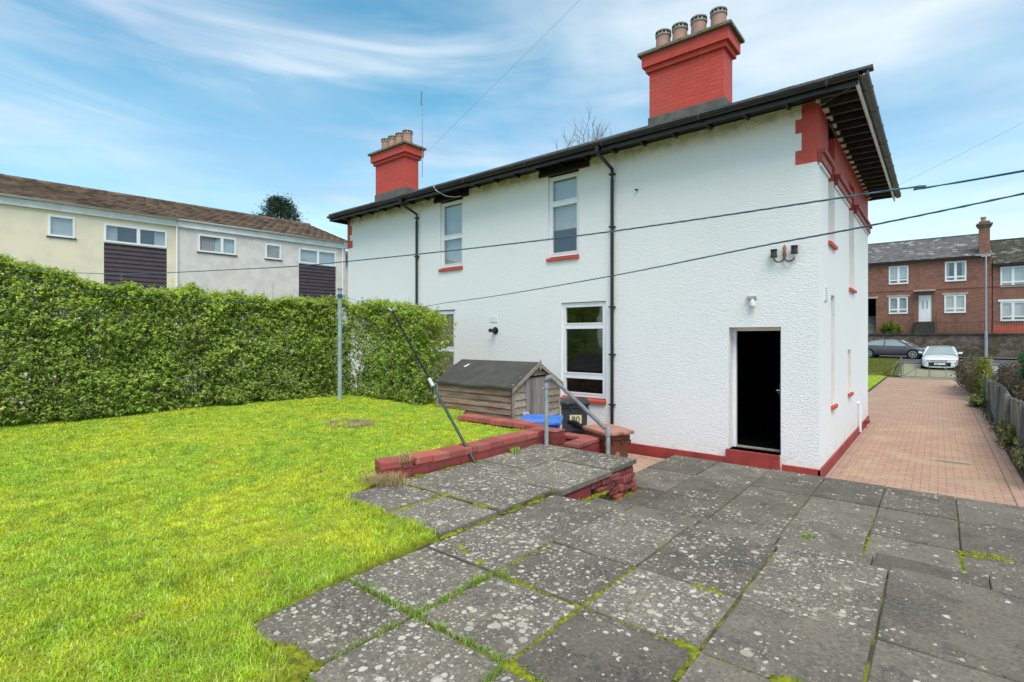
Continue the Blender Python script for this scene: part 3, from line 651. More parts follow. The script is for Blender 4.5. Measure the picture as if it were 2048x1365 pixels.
def win(xf, a0, a1, z0, z1, depth, bars, sill='redflat', blind=None, room='room', fw=.06, sillp=.05, vbars=(), roomd=1.3, panemat='glass', pname='window'):
    """window set 'depth' back in its opening; bars = heights of transoms"""
    mb = MB(); mb.xf = xf; f0, f1 = -depth, -depth + .06; zs0 = z0 + .03
    mb.box(a0, a0 + fw, f0, f1, zs0, z1); mb.box(a1 - fw, a1, f0, f1, zs0, z1)
    mb.box(a0 + fw, a1 - fw, f0, f1, z1 - fw, z1); mb.box(a0 + fw, a1 - fw, f0, f1, zs0, zs0 + fw)
    for b in bars: mb.box(a0 + fw, a1 - fw, f0, f1, b - .035, b + .035)
    for b in vbars: mb.box(b - .035, b + .035, f0, f1 - .002, zs0 + fw, z1 - fw)
    W = mb.build(pname, 'upvc', house, bevel=.006)
    zz = [zs0 + fw] + sorted(bars) + [z1 - fw]; aa = [a0 + fw] + list(vbars) + [a1 - fw]
    for k in range(len(zz) - 1):
        for q in range(len(aa) - 1):
            lo = zz[k] + (.035 if k else 0); hi = zz[k + 1] - (.035 if k < len(zz) - 2 else 0); l2 = aa[q] + (.035 if q else 0); h2 = aa[q + 1] - (.035 if q < len(aa) - 2 else 0)
            mb = MB(); mb.xf = xf; i = .028
            mb.box(l2, l2 + i, f0 + .01, f1 + .008, lo, hi); mb.box(h2 - i, h2, f0 + .01, f1 + .008, lo, hi); mb.box(l2 + i, h2 - i, f0 + .01, f1 + .008, lo, lo + i); mb.box(l2 + i, h2 - i, f0 + .01, f1 + .008, hi - i, hi)
            mb.build('sash', 'upvc', W, bevel=.004)
            mb = MB(); mb.xf = xf; mb.box(l2 + i, h2 - i, f0 + .025, f0 + .033, lo + i, hi - i); mb.build('pane', panemat, W)
    if sill:
        mb = MB(); mb.xf = xf; mb.add([(a0 - .02, -depth + .0, z0 + .03), (a1 + .01, -depth, z0 + .03), (a1 + .01, sillp, z0 - .01), (a0 - .02, sillp, z0 - .01), (a0 - .02, -depth, z0 - .06), (a1 + .01, -depth, z0 - .06), (a1 + .01, sillp, z0 - .07), (a0 - .02, sillp, z0 - .07)],
            [(0, 1, 2, 3), (4, 7, 6, 5), (0, 4, 5, 1), (1, 5, 6, 2), (2, 6, 7, 3), (3, 7, 4, 0)]); mb.build('sill', sill, W, bevel=.005)
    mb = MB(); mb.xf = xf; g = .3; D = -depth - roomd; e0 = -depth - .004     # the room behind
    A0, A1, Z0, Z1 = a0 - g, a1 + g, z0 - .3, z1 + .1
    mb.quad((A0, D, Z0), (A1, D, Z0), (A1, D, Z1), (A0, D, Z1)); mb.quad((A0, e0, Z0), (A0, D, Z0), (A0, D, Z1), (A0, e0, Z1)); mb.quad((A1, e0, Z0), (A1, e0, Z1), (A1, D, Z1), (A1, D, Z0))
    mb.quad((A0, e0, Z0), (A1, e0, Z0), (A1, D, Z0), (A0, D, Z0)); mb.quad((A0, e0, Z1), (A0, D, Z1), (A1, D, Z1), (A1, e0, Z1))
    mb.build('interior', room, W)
    if blind:
        mat, b0, b1, kind = blind; mb = MB(); mb.xf = xf; d0 = -depth - .05
        if kind == 'flat': mb.box(a0 + .02, a1 - .02, d0 - .006, d0, b0, b1)
        elif kind == 'slats':
            z = b0
            while z < b1: mb.add([(a0 + .04, d0 - .016, z), (a1 - .04, d0 - .016, z), (a1 - .04, d0 + .004, z + .012), (a0 + .04, d0 + .004, z + .012)], [(0, 1, 2, 3)]); z += .026
        elif kind == 'vert':
            a = a0 + .03
            while a < a1 - .03: mb.add([(a, d0 - .03, b0), (a + .075, d0, b0), (a + .075, d0, b1), (a, d0 - .03, b1)], [(0, 1, 2, 3)]); a += .085
        mb.build('blind', mat, W)
    return W
win(XB, -10.12, -9.28, 4.05, 5.78, .12, [4.86], blind=('blind', 4.1, 5.75, 'flat'))
W2 = win(XB, -6.64, -5.84, 3.99, 5.78, .12, [5.18], blind=('blind', 4.62, 5.75, 'flat'))
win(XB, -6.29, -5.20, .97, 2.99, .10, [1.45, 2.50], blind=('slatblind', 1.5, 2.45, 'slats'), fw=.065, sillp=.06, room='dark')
win(XB, -10.9, -9.56, .97, 2.95, .10, [1.95], blind=('brownblind', 1.0, 2.9, 'flat'))
for (a0, a1, z0, z1, _), bb in zip(SO, ([4.9], [4.6], [2.2], [])): win(XS, a0, a1, z0, z1, .25, bb, fw=.05, sillp=.05, roomd=.12, room='dark')
# trickle vents above two panes
for a, z in ((-6.1, 5.745), (-5.65, 2.955)):
    mb = MB(); mb.xf = XB; mb.box(a - .13, a + .13, -.062, -.035, z - .012, z + .012); mb.build('trickle_vent', 'upvc', house, bevel=.003)
# door: reveal, frame, inward opened leaf with handle, unlit hall
mb = MB(); mb.xf = XB; d0, d1 = -.30, -.23
mb.box(-2.80, -2.745, d0, d1, .33, 2.43); mb.box(-2.035, -1.98, d0, d1, .33, 2.43); mb.box(-2.745, -2.035, d0, d1, 2.37, 2.43)
dr = mb.build('door_frame', 'upvc', house, bevel=.006)
mb = MB(); mb.xf = XB; mb.box(-2.745, -2.035, -.30, -.23, .332, .362); mb.build('threshold', 'claygrey', house, bevel=.004)
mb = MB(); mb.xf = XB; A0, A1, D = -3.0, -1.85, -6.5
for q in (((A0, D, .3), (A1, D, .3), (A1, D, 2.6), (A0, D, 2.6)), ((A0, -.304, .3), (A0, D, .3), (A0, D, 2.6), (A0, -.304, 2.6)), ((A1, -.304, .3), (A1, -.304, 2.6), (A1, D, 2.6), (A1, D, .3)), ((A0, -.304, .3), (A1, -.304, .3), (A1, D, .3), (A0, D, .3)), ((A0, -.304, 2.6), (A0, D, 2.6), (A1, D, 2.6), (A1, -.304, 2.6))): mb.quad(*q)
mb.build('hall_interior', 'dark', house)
mb = MB(); mb.xf = XB; mb.box(-2.06, -2.02, -1.0, -.30, .38, 2.36); dl = mb.build('door', 'greybin', house, bevel=.004)
mb = MB(); mb.xf = XB; mb.tube([(-2.06, -.36, 1.36), (-2.12, -.36, 1.36), (-2.12, -.48, 1.30)], .011, 8); mb.box(-2.068, -2.06, -.39, -.33, 1.25, 1.48); mb.build('handle', 'silver', dl)
# timber lintels over upper windows
for a0, a1 in ((-10.33, -9.06), (-6.87, -5.58)):
    mb = MB(); mb.xf = XB; mb.box(a0, a1, -.12, .045, 5.80, 5.90); mb.box(a0, a1, -.12, .02, 5.90, 5.97); mb.build('lintel', 'black', house, bevel=.006)
mb = MB(); mb.xf = XS; mb.box(10.1, 10.98, -.12, .03, 5.86, 5.965); mb.build('lintel', 'black', house, bevel=.006)
# roof (hipped, slated)
E0, E1, Y0, Y1, ZE = -14.62, -.88, 8.80, 17.0, 6.045
T = .45; ym = (Y0 + Y1) / 2; zr = ZE + (ym - Y0) * T; hr = ym - Y0
mb = MB()
def rpt(x, y, z): return (x, y, z)
A, B, C_, D_ = (E0, Y0, ZE), (E1, Y0, ZE), (E1, Y1, ZE), (E0, Y1, ZE); R0, R1 = (E0 + hr, ym, zr), (E1 - hr, ym, zr)
low = lambda p: (p[0], p[1], p[2] - .05)
mb.quad(A, B, R1, R0); mb.quad(C_, D_, R0, R1); mb.add([B, C_, R1], [(0, 1, 2)]); mb.add([D_, A, R0], [(0, 1, 2)])
for p, q in ((A, B), (B, C_), (C_, D_), (D_, A)): mb.quad(low(p), low(q), q, p)
roof = mb.build('roof', 'slate', house)
mb = MB()   # slate butts along the two visible eaves
u = E0
while u < E1: mb.tone = random.random(); mb.box(u, u + .235, Y0 - .03 + random.uniform(-.006, .006), Y0 + .12, ZE - .01, ZE + .028 + random.uniform(0, .006)); u += .24
v = Y0
while v < Y1: mb.tone = random.random(); mb.box(E1 - .12, E1 + .035 + random.uniform(-.006, .006), v, v + .235, ZE - .01, ZE + .030 + random.uniform(0, .006)); v += .24
mb.build('eaves_slates', 'slate', roof)
mb = MB(); mb.box(E0 + .02, E1 - .02, Y0 + .03, HB + .3, 5.985, 5.993); mb.box(HS - .3, E1 - .02, HB + .3, Y1 - .02, 5.985, 5.993); mb.box(E0 + .02, HL + .3, HB + .3, Y1 - .02, 5.985, 5.993); mb.build('soffit', 'black', house)
mb = MB(); mb.box(E0, E1, Y0 + .0, Y0 + .03, 5.86, 6.0); mb.build('fascia', 'black', house, bevel=.004)
mb = MB(); mb.box(E1 - .03, E1, Y0 + .03, Y1, 5.85, 6.0); mb.build('fascia', 'smooth_white', house, bevel=.004)
mb = MB(); mb.box(E0, E0 + .03, Y0 + .03, Y1, 5.86, 6.0); mb.build('fascia', 'black', house, bevel=.004)
mb = MB(); mb.box(HS - .04, HS + .07, HB - .02, Y1 - .1, 5.93, 5.984); mb.build('soffit_board', 'smooth_white', house)
def gutter(mb, p0, p1, out, r=.058, n=8, th=.006):
    p0, p1, out = Vector(p0), Vector(p1), Vector(out); vs = []
    for p in (p0, p1):
        for rr in (r, r - th):
            for k in range(n + 1):
                a = pi * k / n; vs.append(tuple(p + out * (r - cos(a) * rr) + Vector((0, 0, -sin(a) * rr))))
    m = n + 1; fs = []
    for k in range(n): fs += [(k, k + 1, 2 * m + k + 1, 2 * m + k), (m + k + 1, m + k, 3 * m + k, 3 * m + k + 1)]
    fs += [(0, 2 * m, 3 * m, m), (n, m + n, 3 * m + n, 2 * m + n)]
    for b in (0, 2 * m): fs += [(b + k, b + m + k, b + m + k + 1, b + k + 1) for k in range(n)]
    mb.add(vs, fs)
mb = MB(); gutter(mb, (E0 + .03, Y0, 5.985), (E1 + .02, Y0, 5.985), (0, -1, 0))
u = E0 + .4
while u < E1: mb.box(u, u + .035, Y0 - .122, Y0 + .004, 5.915, 5.99); u += 1.85
mb.build('gutter', 'black', house, smooth=True)
mb = MB(); gutter(mb, (E1, Y0 - .1, 5.99), (E1, Y1, 5.99), (1, 0, 0), r=.065)
v = Y0 + .5
while v < Y1: mb.box(E1, E1 + .138, v, v + .06, 5.918, 5.995); v += .92
mb.build('gutter', 'greygutter', house, smooth=True)
v = HB - .28
while v < Y1 - .1:
    mb = MB(); mb.box(HS + .012, E1 - .035, v, v + .05, 5.885, 5.98); mb.m = 0; mb.build('rafter', 'darkgrey', house, bevel=.004); v += .40  # greyer than the soffit: light on the rafter edges put into their colour
u = HL + .1
while u < HS:
    mb = MB(); mb.box(u, u + .05, Y0 + .035, HB - .012, 5.925, 5.98); mb.build('rafter', 'black', house); u += .62
mb = MB(); mb.add([(HS + .02, HB - .02, 5.89), (E1 - .04, Y0 + .05, 5.89), (E1 - .04, Y0 + .10, 5.89), (HS + .06, HB, 5.89), (HS + .02, HB - .02, 5.98), (E1 - .04, Y0 + .05, 5.98), (E1 - .04, Y0 + .10, 5.98), (HS + .06, HB, 5.98)], [(0, 1, 2, 3), (4, 5, 6, 7), (0, 1, 5, 4), (1, 2, 6, 5), (2, 3, 7, 6), (3, 0, 4, 7)]); mb.build('hip_rafter', 'darkgrey', house)
# chimneys
def chimney(cu, top, pots):
    v0, v1, hw = 9.40, 9.88, .70
    mb = MB(); mb.box(cu - hw, cu + hw, v0, v1, 6.0, 7.36 + top)
    for e, z0, z1 in ((.055, 7.36, 7.45), (.11, 7.45, 7.665)): mb.box(cu - hw - e, cu + hw + e, v0 - e, v1 + e, z0 + top, z1 + top)
    ch = mb.build('chimney', 'redpaint', house, bevel=.006)
    mb = MB(); mb.box(cu - hw - .02, cu + hw + .02, v0 - .02, v1 + .02, 6.0, 6.49 + top); mb.build('cement_skirt', 'cement', ch, bevel=.006)
    mb = MB(); e = .17; mb.box(cu - hw - e, cu + hw + e, v0 - e, v1 + e, 7.666 + top, 7.725 + top)
    mb.add([(cu - hw - .1, v0 - .1, 7.726 + top), (cu + hw + .1, v0 - .1, 7.726 + top), (cu + hw + .1, v1 + .1, 7.726 + top), (cu - hw - .1, v1 + .1, 7.726 + top), (cu - hw + .1, v0 + .12, 7.78 + top), (cu + hw - .1, v0 + .12, 7.78 + top), (cu + hw - .1, v1 - .12, 7.78 + top), (cu - hw + .1, v1 - .12, 7.78 + top)],
           [(0, 1, 5, 4), (1, 2, 6, 5), (2, 3, 7, 6), (3, 0, 4, 7), (4, 5, 6, 7)])
    mb.build('cap', 'capstone', ch, bevel=.01)
    for du in pots:
        c = (cu + du, (v0 + v1) / 2, 7.74 + top)
        mb = MB(); mb.lathe(c, [(.150, 0), (.132, .36), (.122, .37), (.10, .37), (.10, .1)], 20); p = mb.build('chimney_pot', 'clay', ch, smooth=True)
        mb = MB(); mb.lathe(c, [(.132, .345), (.150, .355), (.150, .375), (.134, .38), (.134, .425), (.148, .43), (.148, .45), (.13, .462), (.03, .47)], 20)
        mb2 = MB()
        for k in range(12):
            a = 2 * pi * k / 12; x, y = c[0] + .136 * cos(a), c[1] + .136 * sin(a); mb.m = 1
            mb.box(x - .012, x + .012, y - .012, y + .012, c[2] + .388, c[2] + .418)
        mb.build('pot_rim', ['claygrey', 'dark'], ch)
chimney(-3.61, .0, (-.52, -.19, .17, .53)); chimney(-12.37, .04, (-.5, -.17, .17, .5))
# downpipes
for u, zb, cr in ((-11.0, .1, 0), (-5.03, .1, 0)):
    mb = MB(); y = HB - .055
    mb.tube([(u - .05, Y0 - .055, 5.95), (u - .05, Y0 - .055, 5.82), (u, y, 5.62), (u, y, 5.4), (u, y, zb)], .034, 10)
    mb.lathe((u - .05, Y0 - .055, 5.80), [(.03, 0), (.045, .02), (.045, .12), (.04, .14)], 12)
    for z in (5.5, 4.45, 2.85, 1.9, .9): mb.box(u - .055, u + .055, y - .045, HB + .002, z, z + .03)
    mb.build('downpipe', 'blackpipe', house, smooth=True)
# small fittings on the house
mb = MB(); mb.tube([(-8.17, HB + .01, 2.42), (-8.17, HB - .10, 2.42), (-8.19, HB - .20, 2.42)], .045, 14); mb.tube([(-8.17, HB - .006, 2.42), (-8.17, HB - .02, 2.42)], .085, 18); mb.build('boiler_flue', 'black', house, smooth=True)
mb = MB(); mb.box(-8.33, -8.11, HB - .012, HB + .01, 2.62, 2.75); mb.build('air_vent', 'smooth_white', house, bevel=.003)
mb = MB(); mb.tube([(HS + .05, 14.3, .08), (HS + .05, 14.3, .72)], .03, 10); mb.tube([(HS, 14.3, .74), (HS + .05, 14.3, .74)], .036, 10); mb.build('waste_pipe', 'upvc', house, smooth=True)
mb = MB(); mb.box(HS + .03, HS + .12, 15.5, 15.7, .12, .2); mb.build('boot_scraper', 'redsmooth', house)
mb = MB(); mb.box(HS, HS + .012, 9.75, 10.0, 2.85, 3.1)
for k in range(6): mb.box(HS + .012, HS + .02, 9.77, 9.98, 2.87 + k * .038, 2.89 + k * .038)
mb.build('air_vent', 'smooth_white', house)
mb = MB(); mb.tube([(-4.51, HB + .01, 5.12), (-4.51, HB - .08, 5.11)], .018, 8); mb.build('overflow_pipe', 'darkgrey', house)
mb = MB(); mb.tube([(-9.69, 8.68, 6.02), (-9.62, 8.72, 5.90), (-9.52, 8.95, 5.80), (-9.42, 9.15, 5.80), (-9.3, 9.26, 5.83)], .011, 6); mb.build('cable', 'smooth_white', house)
for r_ in ((-6.05, 4.52), (-6.3, 4.5)):
    mb = MB(); mb.xf = XB; mb.tube([(r_[0], -.165, r_[1] + .17), (r_[0], -.172, r_[1] + .17)], .022, 12); mb.build('blind_eyelet', 'silver', W2)

# wall lights, camera (fixed to the wall but things of their own)
t = thing('wall_light', 'twin dark shaded lamp on curved copper arms high on the white wall', 'wall light', (-1.92, HB, 3.6))
mb = MB(); mb.lathe((-1.92, HB - .04, 3.56), [(.012, -.02), (.03, .03), (.02, .10), (.03, .14), (.008, .2)], 10); mb.build('bracket', 'copper', t, smooth=True)
for s_ in (-1, 1):
    mb = MB(); pts = [(-1.92 + s_ * (.075 - .075 * cos(a)), HB - .07, 3.55 - .07 * sin(a)) for a in [pi * k / 8 for k in range(9)]]; mb.tube(pts, .011, 8); mb.build('arm', 'ironrail', t, smooth=True)
    mb = MB(); mb.lathe((-1.92 + s_ * .15, HB - .075, 3.56 + (.03 if s_ > 0 else 0)), [(.045, 0), (.053, .01), (.045, .06), (.05, .12), (.06, .13)], 12); mb.build('lamp_shade', 'darkgrey', t, smooth=True)
t = thing('security_camera', 'small white camera under a pale bracket above the open back door', 'camera', (-2.41, HB, 2.85))
mb = MB(); mb.box(-2.49, -2.35, HB - .07, HB + .0, 2.90, 2.95); mb.build('bracket', 'stonetrim', t, bevel=.004)
mb = MB(); mb.lathe((-2.40, HB - .06, 2.78), [(.01, -.02), (.045, .0), (.05, .04), (.035, .08), (.02, .12)], 14); mb.build('housing', 'smooth_white', t, smooth=True)
t = thing('tv_aerial', 'thin grey television aerial mast behind the smaller left chimney', 'aerial', (-11.55, 9.92, 7.2))
mb = MB(); mb.tube([(-11.55, 9.92, 6.9), (-11.55, 9.92, 9.1)], .014, 6); mb.build('mast', 'galv', t)
mb = MB(); mb.tube([(-11.60, 9.92, 9.0), (-11.50, 9.85, 9.35)], .02, 6); mb.tube([(-11.55, 9.92, 9.0), (-11.66, 9.95, 9.2)], .022, 6); mb.build('antenna', 'galv', t)

# ------------------------------------------------------------------ windows helper for other buildings
def small_window(parent, xf, a0, a1, z0, z1, kind, split=(), bars=(), fw=.062, sill=None, frame='upvc'):
    mb = MB(); mb.xf = xf
    mb.box(a0, a0 + fw, -.05, .02, z0, z1); mb.box(a1 - fw, a1, -.05, .02, z0, z1); mb.box(a0 + fw, a1 - fw, -.05, .02, z1 - fw, z1); mb.box(a0 + fw, a1 - fw, -.05, .02, z0, z0 + fw)
    for s_ in split: mb.box(s_ - fw * .8, s_ + fw * .8, -.05, .018, z0 + fw, z1 - fw)
    for b in bars: mb.box(a0 + fw, a1 - fw, -.05, .022, b - fw * .6, b + fw * .6)
    W = mb.build('window', frame, parent, bevel=.006)
    mb = MB(); mb.xf = xf; mb.box(a0 + fw, a1 - fw, -.035, -.028, z0 + fw, z1 - fw); mb.build('pane', 'glass', W)
    mb = MB(); mb.xf = xf
    if kind == 'vert':
        a = a0 + fw
        while a < a1 - fw: mb.quad((a, -.10, z0), (a + .075, -.075, z0), (a + .075, -.075, z1), (a, -.10, z1)); a += .09
        mb.build('blind', 'vblind', W)
    elif kind == 'flat': mb.box(a0 + fw, a1 - fw, -.09, -.08, z0 + (z1 - z0) * .3, z1); mb.build('blind', 'vblind', W)
    elif kind == 'full': mb.box(a0 + fw, a1 - fw, -.09, -.08, z0, z1); mb.build('blind', 'blind', W)
    elif kind == 'curtain':
        for x0, x1 in ((a0 + fw, a0 + (a1 - a0) * .2), (a1 - (a1 - a0) * .2, a1 - fw)):
            x = x0
            while x < x1: mb.quad((x, -.10, z0), (x + .03, -.08, z0), (x + .03, -.08, z1), (x, -.10, z1)); x += .032
        mb.build('curtain', 'vblind', W)
    if sill:
        mb = MB(); mb.xf = xf; mb.box(a0 - .04, a1 + .04, -.05, .05, z0 - .035, z0); mb.build('sill', sill, W, bevel=.004)
    return W
def inner(mb, ops, d=-.7):
    for x0, x1, y0, y1 in [o[:4] for o in ops]:
        mb.quad((x0 - .1, d, y0 - .1), (x1 + .1, d, y0 - .1), (x1 + .1, d, y1 + .1), (x0 - .1, d, y1 + .1))
        mb.quad((x0 - .1, -.11, y0 - .1), (x0 - .1, d, y0 - .1), (x0 - .1, d, y1 + .1), (x0 - .1, -.11, y1 + .1)); mb.quad((x1 + .1, -.11, y0 - .1), (x1 + .1, -.11, y1 + .1), (x1 + .1, d, y1 + .1), (x1 + .1, d, y0 - .1))
        mb.quad((x0 - .1, -.11, y0 - .1), (x1 + .1, -.11, y0 - .1), (x1 + .1, d, y0 - .1), (x0 - .1, d, y0 - .1)); mb.quad((x0 - .1, -.11, y1 + .1), (x0 - .1, d, y1 + .1), (x1 + .1, d, y1 + .1), (x1 + .1, -.11, y1 + .1))

# ------------------------------------------------------------------ terraced row on the left
TA = radians(85.2); TO = Vector((-22.23, 2.25))
def XT(a, d, z):   # a along the facade, d outward (towards us)
    return (TO.x + cos(TA) * a + sin(TA) * d, TO.y + sin(TA) * a - cos(TA) * d, z)
def terrace(label, a0, a1, mat, wins, panels, endwall):
    o0 = XT((a0 + a1) / 2, 0, 0); h = thing('terraced_house', label, 'house', o0, 0, 'terraced houses beyond the hedge')
    ops = [w_[:4] for w_ in wins]; allops = ops + [(p[0], p[1], p[2], p[3]) for p in panels]
    mb = MB(); mb.xf = XT; wall_panel(mb, a0, a1, -.1, 6.56, allops, .12)
    mb.quad((a1, 0, -.1), (a1, -8, -.1), (a1, -8, 6.56), (a1, 0, 6.56)); mb.quad((a0, 0, -.1), (a0, -8, -.1), (a0, -8, 6.56), (a0, 0, 6.56)); mb.quad((a0, -8, -.1), (a1, -8, -.1), (a1, -8, 6.56), (a0, -8, 6.56))
    if endwall: mb.add([(a1, 0, 6.56), (a1, -8, 6.56), (a1, -4, 8.0)], [(0, 1, 2)])
    mb.build('wall', mat, h)
    for o_ in ops: mb = MB(); mb.xf = XT; inner(mb, [o_]); mb.build('interior', 'room', h)
    for x0, x1, y0, y1, kind, split in wins: small_window(h, XT, x0, x1, y0, y1, kind, split, sill='panel' if (x1 - x0) < 1.5 else None)
    for x0, x1, y0, y1 in panels:
        mb = MB(); mb.xf = XT; z = y0; mb.box(x0, x1, -.12, -.06, y0, y1)
        while z < y1 - .02: mb.add([(x0 + .01, -.06, z), (x1 - .01, -.06, z), (x1 - .01, -.02, z + .006), (x0 + .01, -.02, z + .006), (x1 - .01, -.05, min(y1, z + .145)), (x0 + .01, -.05, min(y1, z + .145))], [(0, 1, 2, 3), (3, 2, 4, 5)]); z += .15
        mb.build('cladding_panel', 'panel', h)
    # roof: tile courses laid as real steps
    mb = MB(); mb.xf = XT; ncr = 13; rise, run = 1.45, 4.3; ov = -.18
    b0, b1 = a0 - (0 if a0 > 0 else .0), a1 + (.12 if endwall else 0)
    for k in range(ncr):
        d0 = -(ov + run * k / ncr); d1 = -(ov + run * (k + 1) / ncr); z0 = 6.66 + rise * k / ncr; z1 = 6.66 + rise * (k + 1) / ncr
        a = b0 - (.16 if k % 2 else 0); 
        while a < b1:
            e = min(b1, a + .33); s0 = max(b0, a)
            if e - s0 > .01:
                mb.tone = random.random(); j = random.uniform(0, .008); mid = (s0 + e) / 2
                # pan-and-roll tile: low edges, raised middle
                mb.add([(s0, d0, z0 + .03 + j), (mid, d0, z0 + .075 + j), (e, d0, z0 + .03 + j), (s0, d1, z1 + .0), (mid, d1, z1 + .02), (e, d1, z1 + .0), (s0, d0, z0 - .02), (mid, d0, z0 - .02), (e, d0, z0 - .02)], [(0, 1, 4, 3), (1, 2, 5, 4), (6, 7, 1, 0), (7, 8, 2, 1)])
            a += .33
    mb.tone = .4; mb.quad((b0, .18, 6.60), (b1, .32, 6.62), (b1, -4.0, 8.05), (b0, -4.0, 8.05)); mb.quad((b0, -4.0, 8.06), (b1, -4.0, 8.06), (b1, -8.3, 6.6), (b0, -8.3, 6.6))
    a = b0
    while a < b1: e = min(a + .42, b1); mb.tone = random.random(); mb.tube([(a, -4.0, 8.07), (e - .01, -4.0, 8.08)], .11, 8); a += .42
    R = mb.build('roof', 'tile', h)
    mb = MB(); mb.xf = XT; mb.box(a0, b1, -.01, .10, 6.36, 6.58); mb.build('fascia', 'smooth_white', h, bevel=.004)
    mb = MB(); p0, p1 = XT(a0, .105, 6.64), XT(b1, .105, 6.64); gutter(mb, p0, p1, (sin(TA), -cos(TA), 0), r=.06); mb.build('gutter', 'upvc', h, smooth=True)
    return h
hA = terrace('cream rendered terraced house with a dark cladding panel under its wide window', -6.5, 4.69, 'cream',
    [(1.1, 1.77, 5.53, 6.22, 'full', ()), (2.53, 4.36, 5.53, 6.16, 'curtain', (3.5,)), (-2.6, -.9, 5.53, 6.2, 'vert', (-1.7,)), (-.2, 1.6, 2.2, 3.6, 'curtain', (.7,)), (2.0, 2.4, 2.4, 3.6, 'full', ())], [(2.53, 4.36, .2, 5.5)], False)
hB = terrace('pale grey roughcast end terraced house with three small upper windows', 4.69, 11.42, 'greyrender',
    [(5.37, 6.71, 5.53, 6.2, 'vert', (6.2,)), (7.84, 8.48, 5.53, 6.16, 'vert', ()), (9.24, 10.95, 5.50, 6.15, 'vert', (10.1,)), (5.4, 6.9, 2.0, 3.4, 'curtain', (6.1,)), (7.6, 8.5, 1.0, 3.2, 'flat', ())], [(9.24, 10.95, .2, 5.47)], True)
for a, hh in ((4.66, hA), (11.25, hB)):
    mb = MB(); mb.xf = XT; mb.tube([(a, .14, 6.6), (a, .06, 6.45), (a, .06, 0)], .035, 8); mb.build('downpipe', 'upvc', hh, smooth=True)
mb = MB(); mb.xf = XT; mb.tube([(11.55, .3, 6.68), (11.56, -4.0, 8.12)], .03, 6); mb.build('verge_trim', 'upvc', hB)
# a further lower roof just beyond
h2 = thing('outbuilding', 'brown tiled lower roof glimpsed past the end of the grey terraced house', 'building', (-27, 21, 0))
mb = MB(); mb.box(-30, -24.8, 17, 27, 0, 6.6); mb.build('wall', 'greyrender', h2)
mb = MB(); mb.add([(-24.5, 16.8, 6.6), (-24.5, 27.3, 6.6), (-27.5, 27.3, 7.45), (-27.5, 16.8, 7.45), (-30.5, 16.8, 6.6), (-30.5, 27.3, 6.6)], [(0, 1, 2, 3), (3, 2, 5, 4), (0, 3, 4), (1, 5, 2)]); mb.build('roof', 'tile', h2)

# ------------------------------------------------------------------ red brick terrace across the road
FV = 52.
XF = lambda a, d, z: (a, FV - d, z)
def slate_roof(mb, x0, x1, z0, z1, depth, rows=22, wd=.30):
    for k in range(rows):
        za, zb = z0 + (z1 - z0) * k / rows, z0 + (z1 - z0) * (k + 1) / rows; da, db = .35 - (depth + .35) * k / rows, .35 - (depth + .35) * (k + 1) / rows
        a = x0 - (wd / 2 if k % 2 else 0)
        while a < x1:
            e = min(x1, a + wd); s0 = max(a, x0)
            if e - s0 > .02: mb.tone = random.random() ** 1.2; mb.add([(s0, da, za + .03), (e - .01, da, za + .03), (e - .01, db, zb + .01), (s0, db, zb + .01), (s0, da, za), (e - .01, da, za)], [(0, 1, 2, 3), (4, 5, 1, 0)])
            a += wd
    mb.tone = .3; mb.quad((x0, -depth, z1), (x1, -depth, z1), (x1, -2 * depth - .3, z0), (x0, -2 * depth - .3, z0))
    mb.box(x0, x1, -depth - .09, -depth + .09, z1 - .02, z1 + .09)
def brick_house(label, x0, x1, wins, roofmat, eave, ridge, door=None, alley=None):
    h = thing('brick_house', label, 'house', ((x0 + x1) / 2, FV, 2.5), 0, 'red brick terraced houses across the road')
    ops = [w_[:4] for w_ in wins] + ([door] if door else []) + ([alley] if alley else [])
    mb = MB(); mb.xf = XF; wall_panel(mb, x0, x1, 2.0, eave, ops, .14)
    for x in (x0, x1): mb.quad((x, 0, 2), (x, -9, 2), (x, -9, eave), (x, 0, eave)); mb.add([(x, 0, eave), (x, -9, eave), (x, -4.5, ridge)], [(0, 1, 2)])
    mb.quad((x0, -9, 2), (x1, -9, 2), (x1, -9, eave), (x0, -9, eave)); mb.build('wall', 'rbrick', h)
    for o_ in ops: mb = MB(); mb.xf = XF; inner(mb, [o_], -1.2); mb.build('interior', 'dark', h)
    for x0_, x1_, y0, y1, kind, lint in wins:
        m_ = (x0_ + x1_) / 2; small_window(h, XF, x0_ + .01, x1_ - .01, y0, y1, kind, (m_,), (y0 + .32,), .10, 'stonetrim')
        if lint:
            mb = MB(); mb.xf = XF; mb.box(x0_ - .12, x1_ + .12, -.05, .05, y1 + .005, y1 + .15); mb.build('lintel', lint, h, bevel=.006)
    if alley:
        mb = MB(); mb.xf = XF; mb.box(alley[0] - .12, alley[1] + .12, -.05, .05, alley[3] + .005, alley[3] + .16); mb.build('lintel', 'stonetrim', h)
        mb = MB(); mb.xf = XF
        for k in range(8): mb.box(alley[0], alley[1], -.35 - k * .12, -.25 - k * .12, 2.5, 2.7 + k * .19)
        mb.build('stair', 'conc', h)
    mb = MB(); mb.xf = XF; mb.box(x0, x1, -.02, .04, 5.98, 6.06); mb.build('string_course', 'rbrick', h)
    mb = MB(); mb.xf = XF; slate_roof(mb, x0, x1, eave, ridge, 4.5); mb.build('roof', roofmat, h)
    mb = MB(); mb.xf = XF; mb.box(x0, x1, .02, .30, eave - .12, eave - .02); mb.build('gutter', 'black', h)
    return h
